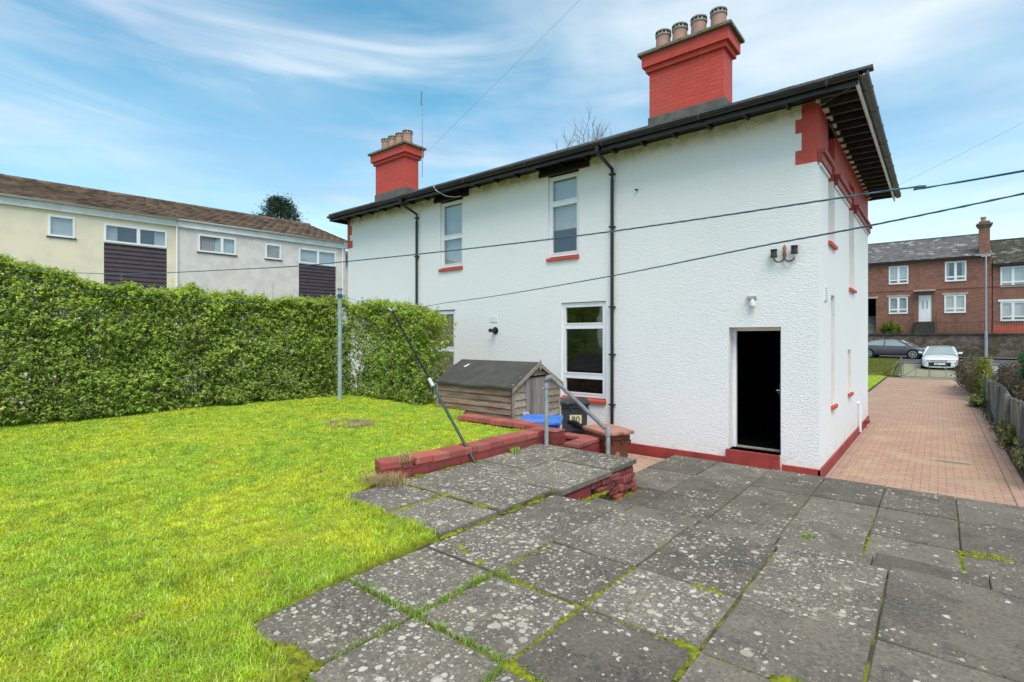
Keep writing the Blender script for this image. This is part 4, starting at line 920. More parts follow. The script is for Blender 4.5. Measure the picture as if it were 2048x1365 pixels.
bh1 = brick_house('red brick terraced house with a white panelled door up dark steps', -14., 3.05,
    [(-3.12, -1.83, 6.55, 8.0, 'flat', None), (.38, 1.65, 6.55, 8.06, 'curtain', None), (-3.12, -1.86, 4.16, 5.5, 'full', 'stonetrim'), (.35, 1.62, 4.13, 5.5, 'full', 'stonetrim'), (-8.5, -7.2, 6.55, 8.0, 'full', None), (-8.5, -7.2, 4.16, 5.5, 'full', 'stonetrim'), ], 'rslate', 8.35, 10.58, (-1.2, -.40, 3.5, 5.56), (-4.75, -3.96, 2.5, 5.45))
bh2 = brick_house('red brick terraced house with a dark mossy slate roof at the right edge', 3.1, 16,
    [(3.5, 4.85, 5.95, 7.4, 'full', None), (3.5, 4.85, 3.45, 4.85, 'flat', 'upvc'), (8.5, 9.85, 5.95, 7.4, 'full', None), (8.5, 9.85, 3.45, 4.85, 'flat', 'upvc')], 'mslate', 7.62, 9.95)
mb = MB(); mb.xf = XF; mb.box(-1.2, -.40, -.13, -.05, 3.5, 5.56); dd = mb.build('door', 'upvc', bh1)
mb = MB(); mb.xf = XF
for x in (-.98, -.72): mb.box(x, x + .09, -.05, -.042, 4.5, 5.15)
mb.build('door_light', 'carglass', dd)
mb = MB(); mb.xf = XF
mb.box(-1.05, -.85, -.05, -.035, 3.65, 4.25); mb.box(-.75, -.55, -.05, -.035, 3.65, 4.25); mb.box(-.88, -.72, -.05, -.03, 4.4, 4.43); mb.build('door_moulding', 'upvc', dd, bevel=.01)
mb = MB(); mb.xf = XF; mb.box(-1.5, -.15, -.05, .55, 5.85, 5.95); mb.build('porch_canopy', 'stonetrim', bh1)
mb = MB(); mb.xf = XF
for k in range(5): mb.box(-1.45, -.2, .0, .30 + k * .28, 2.45, 3.45 - k * .2)
mb.build('steps', 'darkstep', bh1, bevel=.01)
for x in (-1.5, -.1):
    mb = MB(); mb.xf = XF; mb.tube([(x, 1.5, 3.4), (x, .1, 4.35)], .025, 6)
    for k in range(7): mb.tube([(x, 1.5 - k * .22, 2.5), (x, 1.5 - k * .22, 3.4 + k * .15)], .014, 5)
    mb.build('handrail', 'ironrail', bh1)
mb = MB(); mb.xf = XF; mb.box(3.1, 16, -.02, .05, 2.45, 3.1); mb.build('painted_base', 'orange', bh2)
mb = MB(); mb.box(2.35, 2.95, FV - .1, FV + .55, 8.2, 10.9); chm = mb.build('chimney', 'rbrick', bh1)
mb = MB(); mb.box(2.2, 3.1, FV - .25, FV + .7, 10.6, 10.72); mb.box(2.27, 3.03, FV - .18, FV + .62, 10.45, 10.6); mb.build('cap', 'cement', chm)
mb = MB(); mb.lathe((2.6, FV + .2, 10.72), [(.16, 0), (.13, .35), (.17, .4), (.17, .5), (.1, .52)], 12); mb.build('chimney_pot', 'clay', chm, smooth=True)
mb = MB(); mb.box(2.1, 3.2, FV - .42, FV - .3, 8.3, 8.42); mb.build('flashing', 'claygrey', bh1)
# stone retaining wall, copings, railings
rwl = thing('retaining_wall', 'long mossy rubble stone retaining wall along the far side of the road', 'wall', (0, 49.7, .7))
mb = MB(); mb.box(-60, 60, 49.7, 50.2, .4, 2.42); mb.build('stonework', 'stone', rwl)
mb = MB(); x = -60
while x < 60: mb.tone = random.random(); mb.box(x, x + .88, 49.62, 50.28, 2.42, 2.55 + random.uniform(-.01, .01)); x += .9
mb.build('coping', 'darkstep', rwl, bevel=.01)
mb = MB(); mb.quad((-60, 50.2, 2.45), (60, 50.2, 2.45), (60, FV + .1, 2.5), (-60, FV + .1, 2.5)); struct(mb.build('front_garden_soil', 'soil'))
for x0, x1, lb in ((-.05, 2.6, 'thin rusty iron railing on the stone wall in front of the first brick house'), (2.9, 9, 'thin rusty iron railing in front of the orange painted base')):
    mb = MB(); mb.tube([(x0, 49.9, 3.35), (x1, 49.9, 3.35)], .016, 5); mb.tube([(x0, 49.9, 2.7), (x1, 49.9, 2.7)], .016, 5); x = x0
    while x <= x1: mb.tube([(x, 49.9, 2.55), (x, 49.9, 3.45)], .010, 4); x += .13
    tag(mb.build('railing', 'ironrail'), lb, 'railing', 'iron railings on the stone wall')
t = thing('lamp_post', 'tall slim grey street post standing in front of the brick chimney and stone wall', 'post', (2.6, 49.45, .8))
mb = MB(); mb.tube([(2.6, 49.45, .7), (2.6, 49.45, 2.6), (2.6, 49.45, 2.61), (2.6, 49.45, 8.0)], [.10, .10, .07, .05], 10); mb.build('column', 'galv', t, smooth=True)
mb = MB(); mb.box(2.35, 2.85, 49.40, 49.50, 7.95, 8.05); mb.build('bracket', 'galv', t)

# ------------------------------------------------------------------ cars
def car(name, label, loc, rz, paint, L, Wd, Hh, hatch):
    t = thing(name, label, 'car', loc, rz, 'cars parked at the front of the house')
    w = Wd / 2
    # stations along length x (front at +L/2): (x, half width, z sill, z belt, z deck)
    if hatch: ST = [(-.5, .80, .42, .78, .82), (-.47, .93, .30, .86, .98), (-.36, .98, .22, .90, 1.0), (-.1, 1, .20, .90, 1.0), (.12, 1, .20, .88, .98), (.22, .99, .22, .84, .97), (.34, .98, .20, .78, .90), (.44, .96, .17, .72, .80), (.485, .90, .16, .66, .73), (.502, .80, .16, .60, .66), (.505, .78, .17, .58, .64)]
    else: ST = [(-.5, .78, .45, .78, .86), (-.47, .92, .32, .88, .99), (-.36, .98, .22, .92, 1.03), (-.1, 1, .20, .92, 1.0), (.12, 1, .20, .90, .98), (.24, .99, .22, .86, .95), (.36, .97, .22, .78, .88), (.45, .92, .24, .68, .76), (.488, .82, .28, .58, .64), (.5, .66, .34, .50, .54)]
    mb = MB(); n = 0; K = 12; vs = []
    for x, hw, zs, zb, zd in ST:
        a = w * hw; ring = [(a * .86, zs), (a * .97, zs + .1), (a, (zs + zb) / 2), (a * .97, zb - .04), (a * .90, zb + (zd - zb) * .35), (a * .55, zd)]
        vs += [(x * L, y, z) for y, z in ring] + [(x * L, -y, z) for y, z in ring[::-1]]
    fs = []
    for i in range(len(ST) - 1):
        for j in range(K): fs.append((i * K + j, i * K + (j + 1) % K, (i + 1) * K + (j + 1) % K, (i + 1) * K + j))
    fs += [tuple(range(K)), tuple(range((len(ST) - 1) * K, len(ST) * K))]; mb.add(vs, fs)
    body = mb.build('body', paint, t, False, smooth=True); s_ = body.modifiers.new('sub', 'SUBSURF'); s_.levels = s_.render_levels = 1
    # glasshouse
    G = [(-.46, .80, .96, .97), (-.36, .66, .97, Hh - .14), (-.20, .62, .96, Hh - .02), (0, .62, .95, Hh), (.08, .64, .94, Hh - .03), (.27, .84, .90, .95)] if hatch else [(-.40, .82, .98, 1.0), (-.26, .70, .97, Hh - .10), (-.12, .68, .96, Hh - .01), (.02, .68, .95, Hh), (.10, .71, .94, Hh - .05), (.27, .84, .90, .93)]
    mb = MB(); vs = []
    for x, hw, zb, zt in G: vs += [(x * L, w * .90, zb - .03), (x * L, w * hw, zt - .03), (x * L, w * hw * .8, zt), (x * L, -w * hw * .8, zt), (x * L, -w * hw, zt - .03), (x * L, -w * .90, zb - .03)]
    fs = []
    for i in range(len(G) - 1):
        for j in range(5): fs.append((i * 6 + j, i * 6 + j + 1, (i + 1) * 6 + j + 1, (i + 1) * 6 + j))
    fs += [tuple(range(6)), tuple(range((len(G) - 1) * 6, len(G) * 6))]; mb.add(vs, fs); mb.build('windows', 'carglass', t, False, smooth=True)
    mb = MB(); R = G[1:5]; vs = []
    for x, hw, zb, zt in R: vs += [(x * L, w * hw + .012, zt - .05), (x * L, w * hw * .82, zt + .012), (x * L, -w * hw * .82, zt + .012), (x * L, -w * hw - .012, zt - .05)]
    mb.add(vs, [(i * 4 + j, i * 4 + j + 1, i * 4 + 5 + j, i * 4 + 4 + j) for i in range(3) for j in range(3)])
    for sgn in (-1, 1):
        for (x0, h0, _, z0), (x1, h1, zb1, z1) in ((G[4], G[5]), (G[1], G[0])): mb.tube([(x0 * L, sgn * w * h0, z0 - .02), (x1 * L, sgn * w * .90, zb1 - .02 if x1 > 0 else zb1)], .035, 6)
        mb.tube([(-.07 * L, sgn * w * .72, Hh - .05), (-.07 * L, sgn * w * .92, .95)], .03, 6)
    mb.build('roof', paint, t, False, smooth=True)
    for sgn in (-1, 1):
        mb = MB(); mb.tube([(G[0][0] * L * .85, sgn * w * .93, 1.0), (0, sgn * w * .95, .965), (.2 * L, sgn * w * .93, .93)], .012, 5); mb.tube([(x * L, sgn * (w * hw + .01), zt - .035) for x, hw, zb, zt in G[1:5]], .012, 5); mb.build('trim', 'silver' if not hatch else 'black', t, False)
        mb = MB(); mb.add([(.20 * L + a, sgn * (w * .93 + b), .98 + c) for a, b, c in ((0, 0, 0), (.14, 0, .02), (.12, .2, .03), (0, .22, .03), (0, 0, .12), (.12, .02, .12), (.1, .2, .14), (0, .22, .15))], [(0, 1, 2, 3), (4, 5, 6, 7), (0, 1, 5, 4), (1, 2, 6, 5), (2, 3, 7, 6), (3, 0, 4, 7)]); mb.build('mirror', paint, t, False, bevel=.02)
        mb = MB(); a = w * .93; mb.add([(L * .455, sgn * (a * .60), .64), (L * .41, sgn * a * 1.0, .70), (L * .395, sgn * a * 1.0, .80), (L * .445, sgn * a * .62, .74), (L * .40, sgn * a * .62, .64), (L * .38, sgn * a * .95, .7), (L * .38, sgn * a * .95, .78), (L * .40, sgn * a * .62, .72)], [(0, 1, 2, 3), (4, 7, 6, 5), (0, 4, 5, 1), (1, 5, 6, 2), (2, 6, 7, 3), (3, 7, 4, 0)])
        for q in range(len(mb.v)): mb.v[q] = (mb.v[q][0] + .10, mb.v[q][1], mb.v[q][2])
        mb.build('headlight', 'lamp', t, False, bevel=.01)
    for x in (-.28, .29):
        for sgn in (-1, 1):
            mb = MB(); mb.xf = lambda a, b, c, x=x, s=sgn: (x * L + a, s * (w - .11 + b), .33 + c)
            def ring(r, y0, y1, n=22): mb.add([(r * cos(2 * pi * k / n), y, r * sin(2 * pi * k / n)) for y in (y0, y1) for k in range(n)], [tuple(range(n)), tuple(range(n, 2 * n))] + [(k, (k + 1) % n, n + (k + 1) % n, n + k) for k in range(n)])
            ring(.33, -.10, .115); wh = mb.build('wheel', 'tyre', t, False, bevel=.015)
            mb.v, mb.f, mb.t, mb.mi = [], [], [], []; ring(.385, -.18, .095); mb.build('wheel_arch', 'tyre', t, False)
            mb.v, mb.f, mb.t, mb.mi = [], [], [], []
            yo = .118
            for k in range(7):
                a = 2 * pi * k / 7; c_, s2 = cos(a), sin(a); p, q = (-s2 * .028, c_ * .028), (c_ * .22, s2 * .22)
                mb.add([(p[0], yo, p[1]), (-p[0], yo, -p[1]), (q[0] - p[0], yo, q[1] - p[1]), (q[0] + p[0], yo, q[1] + p[1])], [(0, 1, 2, 3)])
            n = 24; mb.add([(r * cos(2 * pi * k / n), yo * 1.01, r * sin(2 * pi * k / n)) for r in (.20, .245) for k in range(n)], [(k, (k + 1) % n, n + (k + 1) % n, n + k) for k in range(n)])
            mb.add([(.05 * cos(2 * pi * k / n), yo * 1.02, .05 * sin(2 * pi * k / n)) for k in range(n)], [tuple(range(n))]); mb.build('rim', 'rim', wh, False)
    f = L * .5 + .03
    mb = MB(); mb.box(f - .10, f + .012, -.52, .52, .27, .50); mb.build('lower_grille', 'tyre', t, False, bevel=.02)
    mb = MB(); mb.box(f - .1, f + .02, -.30, .30, .56, .585); mb.box(f - .1, f + .016, -.36, .36, .60, .62); mb.build('upper_grille', 'silver', t, False, bevel=.006)
    for sgn in (-1, 1):
        mb = MB(); mb.add([(f - .09, sgn * .54, .33), (f - .14, sgn * .80, .33), (f - .10, sgn * .54, .50)] + [(f - .02, sgn * .54, .33), (f - .09, sgn * .80, .34), (f - .02, sgn * .54, .50)], [(0, 1, 2), (3, 4, 5), (0, 1, 4, 3), (1, 2, 5, 4), (2, 0, 3, 5)]); mb.build('fog_lamp', 'tyre', t, False)
    mb = MB(); mb.box(f + .014, f + .03, -.26, .26, .36, .46); mb.build('number_plate', 'upvc', t, False, bevel=.004)
    return t
car('parked_car', 'white hatchback parked facing the gates on the drive crossing', (.10, 42.6, .24), radians(-91), 'carwhite', 4.35, 1.82, 1.47, True)
car('parked_car', 'dark grey saloon with alloy wheels parked along the road behind the verge', (-2.6, 47.0, .72), radians(-7), 'cargrey', 4.62, 1.82, 1.38, False)

# ------------------------------------------------------------------ gates
def gate_leaf(label, x0, x1, diag):
    t = thing('gate', label, 'gate', ((x0 + x1) / 2, 36.0, .05), 0, 'metal drive gates'); y = 36.0
    mb = MB(); z0, z1 = .10, 1.02
    mb.tube([(x0, y, z0), (x1, y, z0), (x1, y, z1), (x0, y, z1), (x0, y, z0)], .022, 6); mb.build('frame', 'gate', t)
    mb = MB(); mb.tube([(x0, y, z1 if diag > 0 else z0), (x1, y, z0 if diag > 0 else z1)], .016, 6); mb.build('brace', 'gate', t)
    mb = MB(); xm = (x0 + x1) / 2; mb.tube([(xm, y, z0), (xm, y, z1 + (.03 if diag > 0 else 0))], .014, 6); mb.build('upright', 'gate', t)
gate_leaf('left leaf of the low grey metal drive gates', -1.50, -.40, -1); gate_leaf('right leaf of the low grey metal drive gates in front of the white car', -.34, .98, 1)
for x, lb in ((-1.60, 'pale square metal gate post beside the grass verge'), (1.06, 'metal gate post beside the dark shrub')):
    mb = MB(); mb.box(x - .045, x + .045, 35.95, 36.05, -.05, 1.12); mb.box(x - .055, x + .055, 35.94, 36.06, 1.12, 1.14); tag(mb.build('gate_post', 'gate', bevel=.006), lb, 'post', 'gate posts')
mb = MB(); mb.tube([(-2.45, 36.3, .12), (-1.64, 36.3, .80)], .02, 6); mb.box(-2.5, -1.64, 36.28, 36.36, -.05, .10); tag(mb.build('side_brace', 'ironrail'), 'dark slanting iron bar running from the ground up to the left gate post', 'brace')
mb = MB(); mb.box(1.25, 2.1, 35.9, 36.3, -.05, 1.05); mb.box(1.2, 2.15, 35.85, 36.35, 1.05, 1.13); tag(mb.build('gate_pillar', 'stonetrim', bevel=.01), 'low stone capped boundary wall end behind the dark shrub', 'pillar')

# ------------------------------------------------------------------ fence on the right of the drive
fe = thing('board_fence', 'low weathered grey board fence leaning along the right of the brick drive', 'fence', (1.25, 17, 0))
mb = MB(); v = 10.5
while v < 23.4:
    mb.tone = random.random(); w_ = random.uniform(.12, .16); top = .98 + .05 * sin(v * 1.1) + random.uniform(-.02, .02) + .05 * max(0, (22 - v) / 12) ; x = 1.22 + .04 * sin(v * .6) + random.uniform(-.006, .006)
    ln = .07 * sin(v * .8)
    mb.add([(x, v, -.03), (x + .018, v, -.03), (x + .018, v + w_, -.03), (x, v + w_, -.03), (x + ln, v, top), (x + .018 + ln, v, top), (x + .018 + ln, v + w_, top), (x + ln, v + w_, top)], [(0, 3, 2, 1), (4, 5, 6, 7), (0, 1, 5, 4), (1, 2, 6, 5), (2, 3, 7, 6), (3, 0, 4, 7)])
    v += w_ + .006
mb.build('boards', 'fencewood', fe)
for v in (10.6, 13.2, 15.8, 18.4, 21.0, 23.45):
    mb = MB(); mb.box(1.14, 1.22, v, v + .09, -.05, 1.0); mb.build('post', 'fencewood', fe, bevel=.006)
mb = MB(); mb.add([(1.02, 9, .02), (1.28, 9, .05), (1.28, 33, .05), (1.02, 33, .02)], [(0, 1, 2, 3)]); struct(mb.build('planting_strip', 'soil'))

# ------------------------------------------------------------------ shed
shed = thing('garden_shed', 'small weathered overlap timber shed with a dark felt roof by the brick wall', 'shed', (-6.28, 7.2, 0))
X0, X1, Yn, Yf, ze, za = -7.15, -5.38, 6.52, 7.88, 1.47, 1.80; ymd = (Yn + Yf) / 2
def lap(mb, p0, p1, out, z0, z1, n, topf=None):
    out = Vector(out); p0, p1 = Vector(p0), Vector(p1); hgt = (z1 - z0) / n
    for k in range(n):
        a, b = z0 + k * hgt, z0 + (k + 1) * hgt; mb.tone = random.random(); segs = 10; vs = []
        lo = []; hi = []
        for i in range(segs + 1):
            p = p0 + (p1 - p0) * i / segs; wv = .006 * fn(i * .9 + k * 7.3, k * 3.1, 5)
            lo.append(tuple(p + out * .030) + (a - .008 + wv,)); hi.append(tuple(p + out * .006) + (b + .004 + wv,))
        und = [(p0 + (p1 - p0) * i / segs) for i in range(segs + 1)]; un = [tuple(q + out * .004) + (a - .008 + .006 * fn(i * .9 + k * 7.3, k * 3.1, 5),) for i, q in enumerate(und)]
        m = segs + 1; mb.add(lo + hi + un, [(i, i + 1, m + i + 1, m + i) for i in range(segs)] + [(2 * m + i, 2 * m + i + 1, i + 1, i) for i in range(segs)])
mb = MB(); lap(mb, (X0, Yn), (X1, Yn), (0, -1), .15, ze - .06, 12); mb.tone = .3; mb.box(X0, X1, Yn, Yf, .1, ze - .04); mb.build('side_boards', 'shedred', shed)
mb = MB(); dw0, dw1 = 6.86, 7.49
lap(mb, (X1, Yn), (X1, dw0), (1, 0), .15, ze, 11); lap(mb, (X1, dw1), (X1, Yf), (1, 0), .15, ze, 11)
mb.tone = .7; mb.prism([(Yn + .01, ze - .06), (Yf - .01, ze - .06), (Yf - .01, ze - .03), (ymd, za - .03), (Yn + .01, ze - .03)], 'x', X0 + .01, X1 + .004)
for k in range(3):
    z = ze + k * .10; zt = z + .095; hw = (Yf - Yn) / 2 * (1 - (zt - ze + .02) / (za - ze)) if k else (Yf - Yn) / 2 * .70; mb.tone = random.random()
    if hw > .05: mb.box(X1, X1 + .02, ymd - hw, ymd + hw, max(z, 1.56), max(zt, 1.60))
mb.build('gable_boards', 'shedwood', shed)
mb = MB(); y = dw0 + .01
while y < dw1 - .02: mb.tone = random.random(); mb.box(X1 + .004, X1 + .028, y, y + .098, .12, 1.55); y += .103
do = mb.build('door', 'sheddoor', shed, bevel=.003)
mb = MB(); mb.tube([(X1 + .03, dw0 + .03, .98), (X1 + .06, dw0 + .03, .98)], .022, 10); mb.box(X1 + .025, X1 + .035, dw0 - .09, dw0 + .05, .96, 1.0); mb.lathe((X1 + .055, dw0 + .03, .90), [(.02, 0), (.03, .01), (.03, .05), (.015, .06)], 10); mb.build('padlock', 'silver', do)
mb = MB(); mb.box(X1 + .028, X1 + .036, dw1 - .16, dw1 + .04, 1.36, 1.375); mb.build('hinge', 'upvc', do)
mb = MB(); 
for y in (Yn, Yf - .045): mb.box(X1 + .0, X1 + .032, y - .003, y + .045, .1, ze + .02)
mb.box(X0 - .01, X0 + .03, Yn - .03, Yn, .1, ze); mb.build('corner_trim', 'shedwood', shed, bevel=.003)
mb = MB(); o_ = .05; e0 = ze - .025
for s_, yy in ((1, Yn - o_), (-1, Yf + o_)):
    n = 8
    for i in range(n):
        xa, xb = X0 - .06 + (X1 - X0 + .12) * i / n, X0 - .06 + (X1 - X0 + .12) * (i + 1) / n
        sa, sb = .012 * sin(i * 1.3), .012 * sin((i + 1) * 1.3)
        mb.add([(xa, yy, e0 + sa), (xb, yy, e0 + sb), (xb, ymd, za + .03), (xa, ymd, za + .03), (xa, yy, e0 - .035 + sa), (xb, yy, e0 - .035 + sb)], [(0, 1, 2, 3), (4, 5, 1, 0)])
mb.build('felt_roof', 'felt', shed)
for s_, yy in ((1, Yn - o_), (-1, Yf + o_)):
    mb = MB(); mb.add([(X1 + .055, yy, e0 - .03), (X1 + .075, yy, e0 - .03), (X1 + .075, ymd, za + .03), (X1 + .055, ymd, za + .03), (X1 + .055, yy, e0 - .09), (X1 + .075, yy, e0 - .09), (X1 + .075, ymd, za - .04), (X1 + .055, ymd, za - .04)], [(0, 1, 2, 3), (4, 5, 6, 7), (0, 1, 5, 4), (1, 2, 6, 5), (2, 3, 7, 6), (3, 0, 4, 7)]); mb.build('barge_board', 'shedwood', shed, bevel=.003)
mb = MB(); mb.prism([(ymd - .035, za - .06), (ymd, za - .12), (ymd + .035, za - .06), (ymd + .025, za + .03), (ymd, za + .08), (ymd - .025, za + .03)], 'x', X1 + .076, X1 + .09); mb.build('finial', 'shedwood', shed, bevel=.003)
mb = MB(); mb.add([(-6.92, 6.95, 1.706), (-6.86, 6.95, 1.706), (-6.84, 7.05, 1.755), (-6.88, 7.05, 1.755)], [(0, 1, 2, 3)]); mb.build('felt_tear', 'upvc', shed)

# ------------------------------------------------------------------ wheelie bins
def bin_(label, loc, rz, body, lid, w, d, h, tilt=0.):
    t = thing('wheelie_bin', label, 'bin', loc, rz); w2, d2 = w / 2, d / 2
    mb = MB(); b = .78; vs = [(x * w2 * b, y * d2 * b * .95 - .02, .06) for x, y in ((-1, -1), (1, -1), (1, 1), (-1, 1))] + [(x * w2 * .94, y * d2 * .93, h - .16) for x, y in ((-1, -1), (1, -1), (1, 1), (-1, 1))] + [(x * w2 * 1.0, y * d2 * .99, h - .15) for x, y in ((-1, -1), (1, -1), (1, 1), (-1, 1))] + [(x * w2 * 1.0, y * d2 * .99, h - .07) for x, y in ((-1, -1), (1, -1), (1, 1), (-1, 1))]
    fs = [(3, 2, 1, 0), (12, 13, 14, 15)] + [(k * 4 + j, k * 4 + (j + 1) % 4, k * 4 + 4 + (j + 1) % 4, k * 4 + 4 + j) for k in range(3) for j in range(4)]
    mb.add(vs, fs)
    for x in (-.5, -.17, .17, .5): mb.box(x * w - .012, x * w + .012, -d2 - .005, -d2 + .03, h - .21, h - .15)
    B = mb.build('body', body, t, False, bevel=.014)
    mb = MB(); l0 = h - .075; vs = [(x * (w2 + .03), y * (d2 + .03) - .01, l0) for x, y in ((-1, -1), (1, -1), (1, 1), (-1, 1))] + [(x * (w2 + .035), y * (d2 + .035) - .01, l0 + .045) for x, y in ((-1, -1), (1, -1), (1, 1), (-1, 1))] + [(x * (w2 - .07), y * (d2 - .08), l0 + .075) for x, y in ((-1, -1), (1, -1), (1, 1), (-1, 1))] + [(x * (w2 - .09), y * (d2 - .10), l0 + .068) for x, y in ((-1, -1), (1, -1), (1, 1), (-1, 1))]
    mb.add(vs, [(3, 2, 1, 0), (12, 13, 14, 15)] + [(k * 4 + j, k * 4 + (j + 1) % 4, k * 4 + 4 + (j + 1) % 4, k * 4 + 4 + j) for k in range(3) for j in range(4)])
    mb.box(-w2 + .05, -w2 + .15, -d2 - .07, -d2 - .03, l0 + .0, l0 + .04); mb.box(w2 - .15, w2 - .05, -d2 - .07, -d2 - .03, l0, l0 + .04)
    Ld = mb.build('lid', lid, t, False, bevel=.012)
    mb = MB(); mb.tube([(-w2 + .03, d2 + .07, h - .12), (w2 - .03, d2 + .07, h - .12)], .016, 8); 
    for x in (-w2 + .05, 0, w2 - .05): mb.box(x - .02, x + .02, d2 - .02, d2 + .08, h - .14, h - .10)
    mb.build('handle', body, t, False)
    for s_ in (-1, 1):
        mb = MB(); n = 18; mb.add([(s_ * w2 * .82 + o2, d2 - .03 + .1 * cos(2 * pi * k / n), .1 + .1 * sin(2 * pi * k / n)) for o2 in (-.025, .025) for k in range(n)], [tuple(range(n)), tuple(range(n, 2 * n))] + [(k, (k + 1) % n, n + (k + 1) % n, n + k) for k in range(n)]); mb.build('wheel', 'tyre', t, False, bevel=.008)
    return t, B, Ld
bb, BB, _ = bin_('brown wheelie bin with faded lid beside the lower handrail post', (-3.40, 6.12, 0), radians(62), 'brownbin', 'brownlid', .38, .50, 1.08)
mb = MB(); n = 14; mb.xf = lambda a, b, c: (-a, .27 * .93 + b, c)
mb.add([(.035 * cos(2 * pi * k / n), -.004, .74 + .045 * sin(2 * pi * k / n)) for k in range(n)], [tuple(range(n))]); 
mb.v = [(x * 1.0, -.25 * .90 - .012, z) for x, y, z in mb.v]; mb.build('emblem', 'brownlid', bb, False)
mb = MB(); mb.add([(-.20, -.06, .88), (-.20, -.0, .88), (-.20, -.03, .95)], [(0, 1, 2)]); mb.build('sticker', 'upvc', bb, False)
bin_('wheelie bin with a bright blue lid standing behind the brick wall corner', (-4.60, 6.28, 0), radians(31), 'bluebin', 'bluebin', .55, .58, 1.07)
gb, GB, _ = bin_('dark grey wheelie bin numbered in yellow between the shed and the house wall', (-5.40, 8.42, 0), radians(38), 'greybin', 'greybin', .5, .56, 1.08)
fc = bpy.data.curves.new('house_number', 'FONT'); fc.body = '80'; fc.size = .16; fc.extrude = .002; fc.align_x = 'CENTER'
fo = bpy.data.objects.new('tmp', fc); COL.objects.link(fo); dg = bpy.context.evaluated_depsgraph_get(); me = bpy.data.meshes.new_from_object(fo.evaluated_get(dg)); bpy.data.objects.remove(fo)
me.materials.clear(); me.materials.append(M['greybin']); 
mb = MB(); mb.box(-.11, .11, -.262, -.258, .68, .84); sk = mb.build('number_sticker', 'yellow', gb, False); sk.rotation_euler = (radians(4), 0, 0); sk.location = (.0, -.035, .0)
no = bpy.data.objects.new('number', me); COL.objects.link(no); no.parent = sk; no.rotation_euler = (radians(90), 0, 0); no.location = (0, -.266, .705)
mb = MB(); mb.tube([(-4.28, 6.5, .99), (-4.12, 6.47, 1.0), (-3.98, 6.42, .96), (-3.85, 6.35, .93), (-3.78, 6.3, .80)], .028, 8); mb.tube([(-4.25, 6.6, .93), (-4.0, 6.55, .92), (-3.85, 6.45, .86)], .03, 8)
mb.box(-4.2, -3.8, 6.45, 6.62, .0, .88); tag(mb.build('plastic_crate', 'tyre', bevel=.03), 'black plastic tub with rolled rim tucked between blue lid and brown bin', 'tub')

# ------------------------------------------------------------------ handrail
hr_ = thing('handrail', 'grey galvanised tubular handrail sloping down beside the platform steps', 'handrail', (-3.4, 5.3, .86))
mb = MB(); r0 = .027
mb.tube([(-3.80, 5.29, .86), (-3.80, 5.29, 1.66)], r0, 14); mb.build('post', 'galv', hr_, smooth=True)
mb = MB(); mb.tube([(-3.80, 5.29, 1.64), (-3.80, 5.29, 1.69), (-3.79, 5.29, 1.73), (-3.765, 5.295, 1.755), (-3.72, 5.30, 1.755)], r0 + .006, 14); mb.tube([(-3.80, 5.29, 1.62), (-3.80, 5.29, 1.66)], r0 + .009, 14); mb.build('elbow', 'galv', hr_, smooth=True)
mb = MB(); mb.tube([(-3.73, 5.30, 1.76), (-3.70, 5.30, 1.74), (-3.02, 5.385, 1.19)], r0 - .002, 14); mb.build('rail', 'steelrail', hr_, smooth=True)
mb = MB(); mb.tube([(-2.985, 5.39, 1.20), (-2.985, 5.39, 0.0)], r0 - .003, 14); mb.build('post', 'galv', hr_, smooth=True)
mb = MB(); mb.tube([(-2.985, 5.39, 1.11), (-2.985, 5.39, 1.19), (-2.99, 5.39, 1.21)], r0 + .006, 14); mb.build('elbow', 'galv', hr_, smooth=True)

# ------------------------------------------------------------------ clothes pole, prop, lines
t = thing('clothes_pole', 'pale grey green steel clothes pole standing at the back of the lawn', 'pole', (-9.6, 6.02, .86))
mb = MB(); mb.tube([(-9.6, 6.02, .80), (-9.6, 6.02, 3.26)], [.048, .042], 14); mb.build('shaft', 'polegreen', t, smooth=True)
mb = MB(); mb.tube([(-9.6, 6.02, 3.24), (-9.6, 6.02, 3.275)], .052, 14); mb.tube([(-9.72, 5.97, 3.12), (-9.48, 6.07, 3.12)], .012, 6); mb.build('cap', 'conc', t)
t = thing('clothes_prop', 'long dark green clothes prop leaning from the slabs up to the washing line', 'prop', (-3.86, 4.06, .9))
p0, p1 = Vector((-3.86, 4.06, .895)), Vector((-5.48, 4.2, 2.60)); pm = p0.lerp(p1, .48)
mb = MB(); mb.tube([p0, pm], .016, 10); mb.build('lower_tube', 'propgreen', t, smooth=True)
mb = MB(); mb.tube([pm, p1], .014, 10); mb.build('upper_tube', 'tyre', t, smooth=True)
mb = MB(); mb.tube([p0.lerp(p1, .46), p0.lerp(p1, .51)], .022, 10); mb.build('collar', 'proppale', t, smooth=True)
mb = MB(); mb.tube([p1, p1 + Vector((-.05, -.02, .04))], .01, 6); mb.tube([p1, p1 + Vector((.03, .02, .05))], .01, 6); mb.build('hook', 'proppale', t)
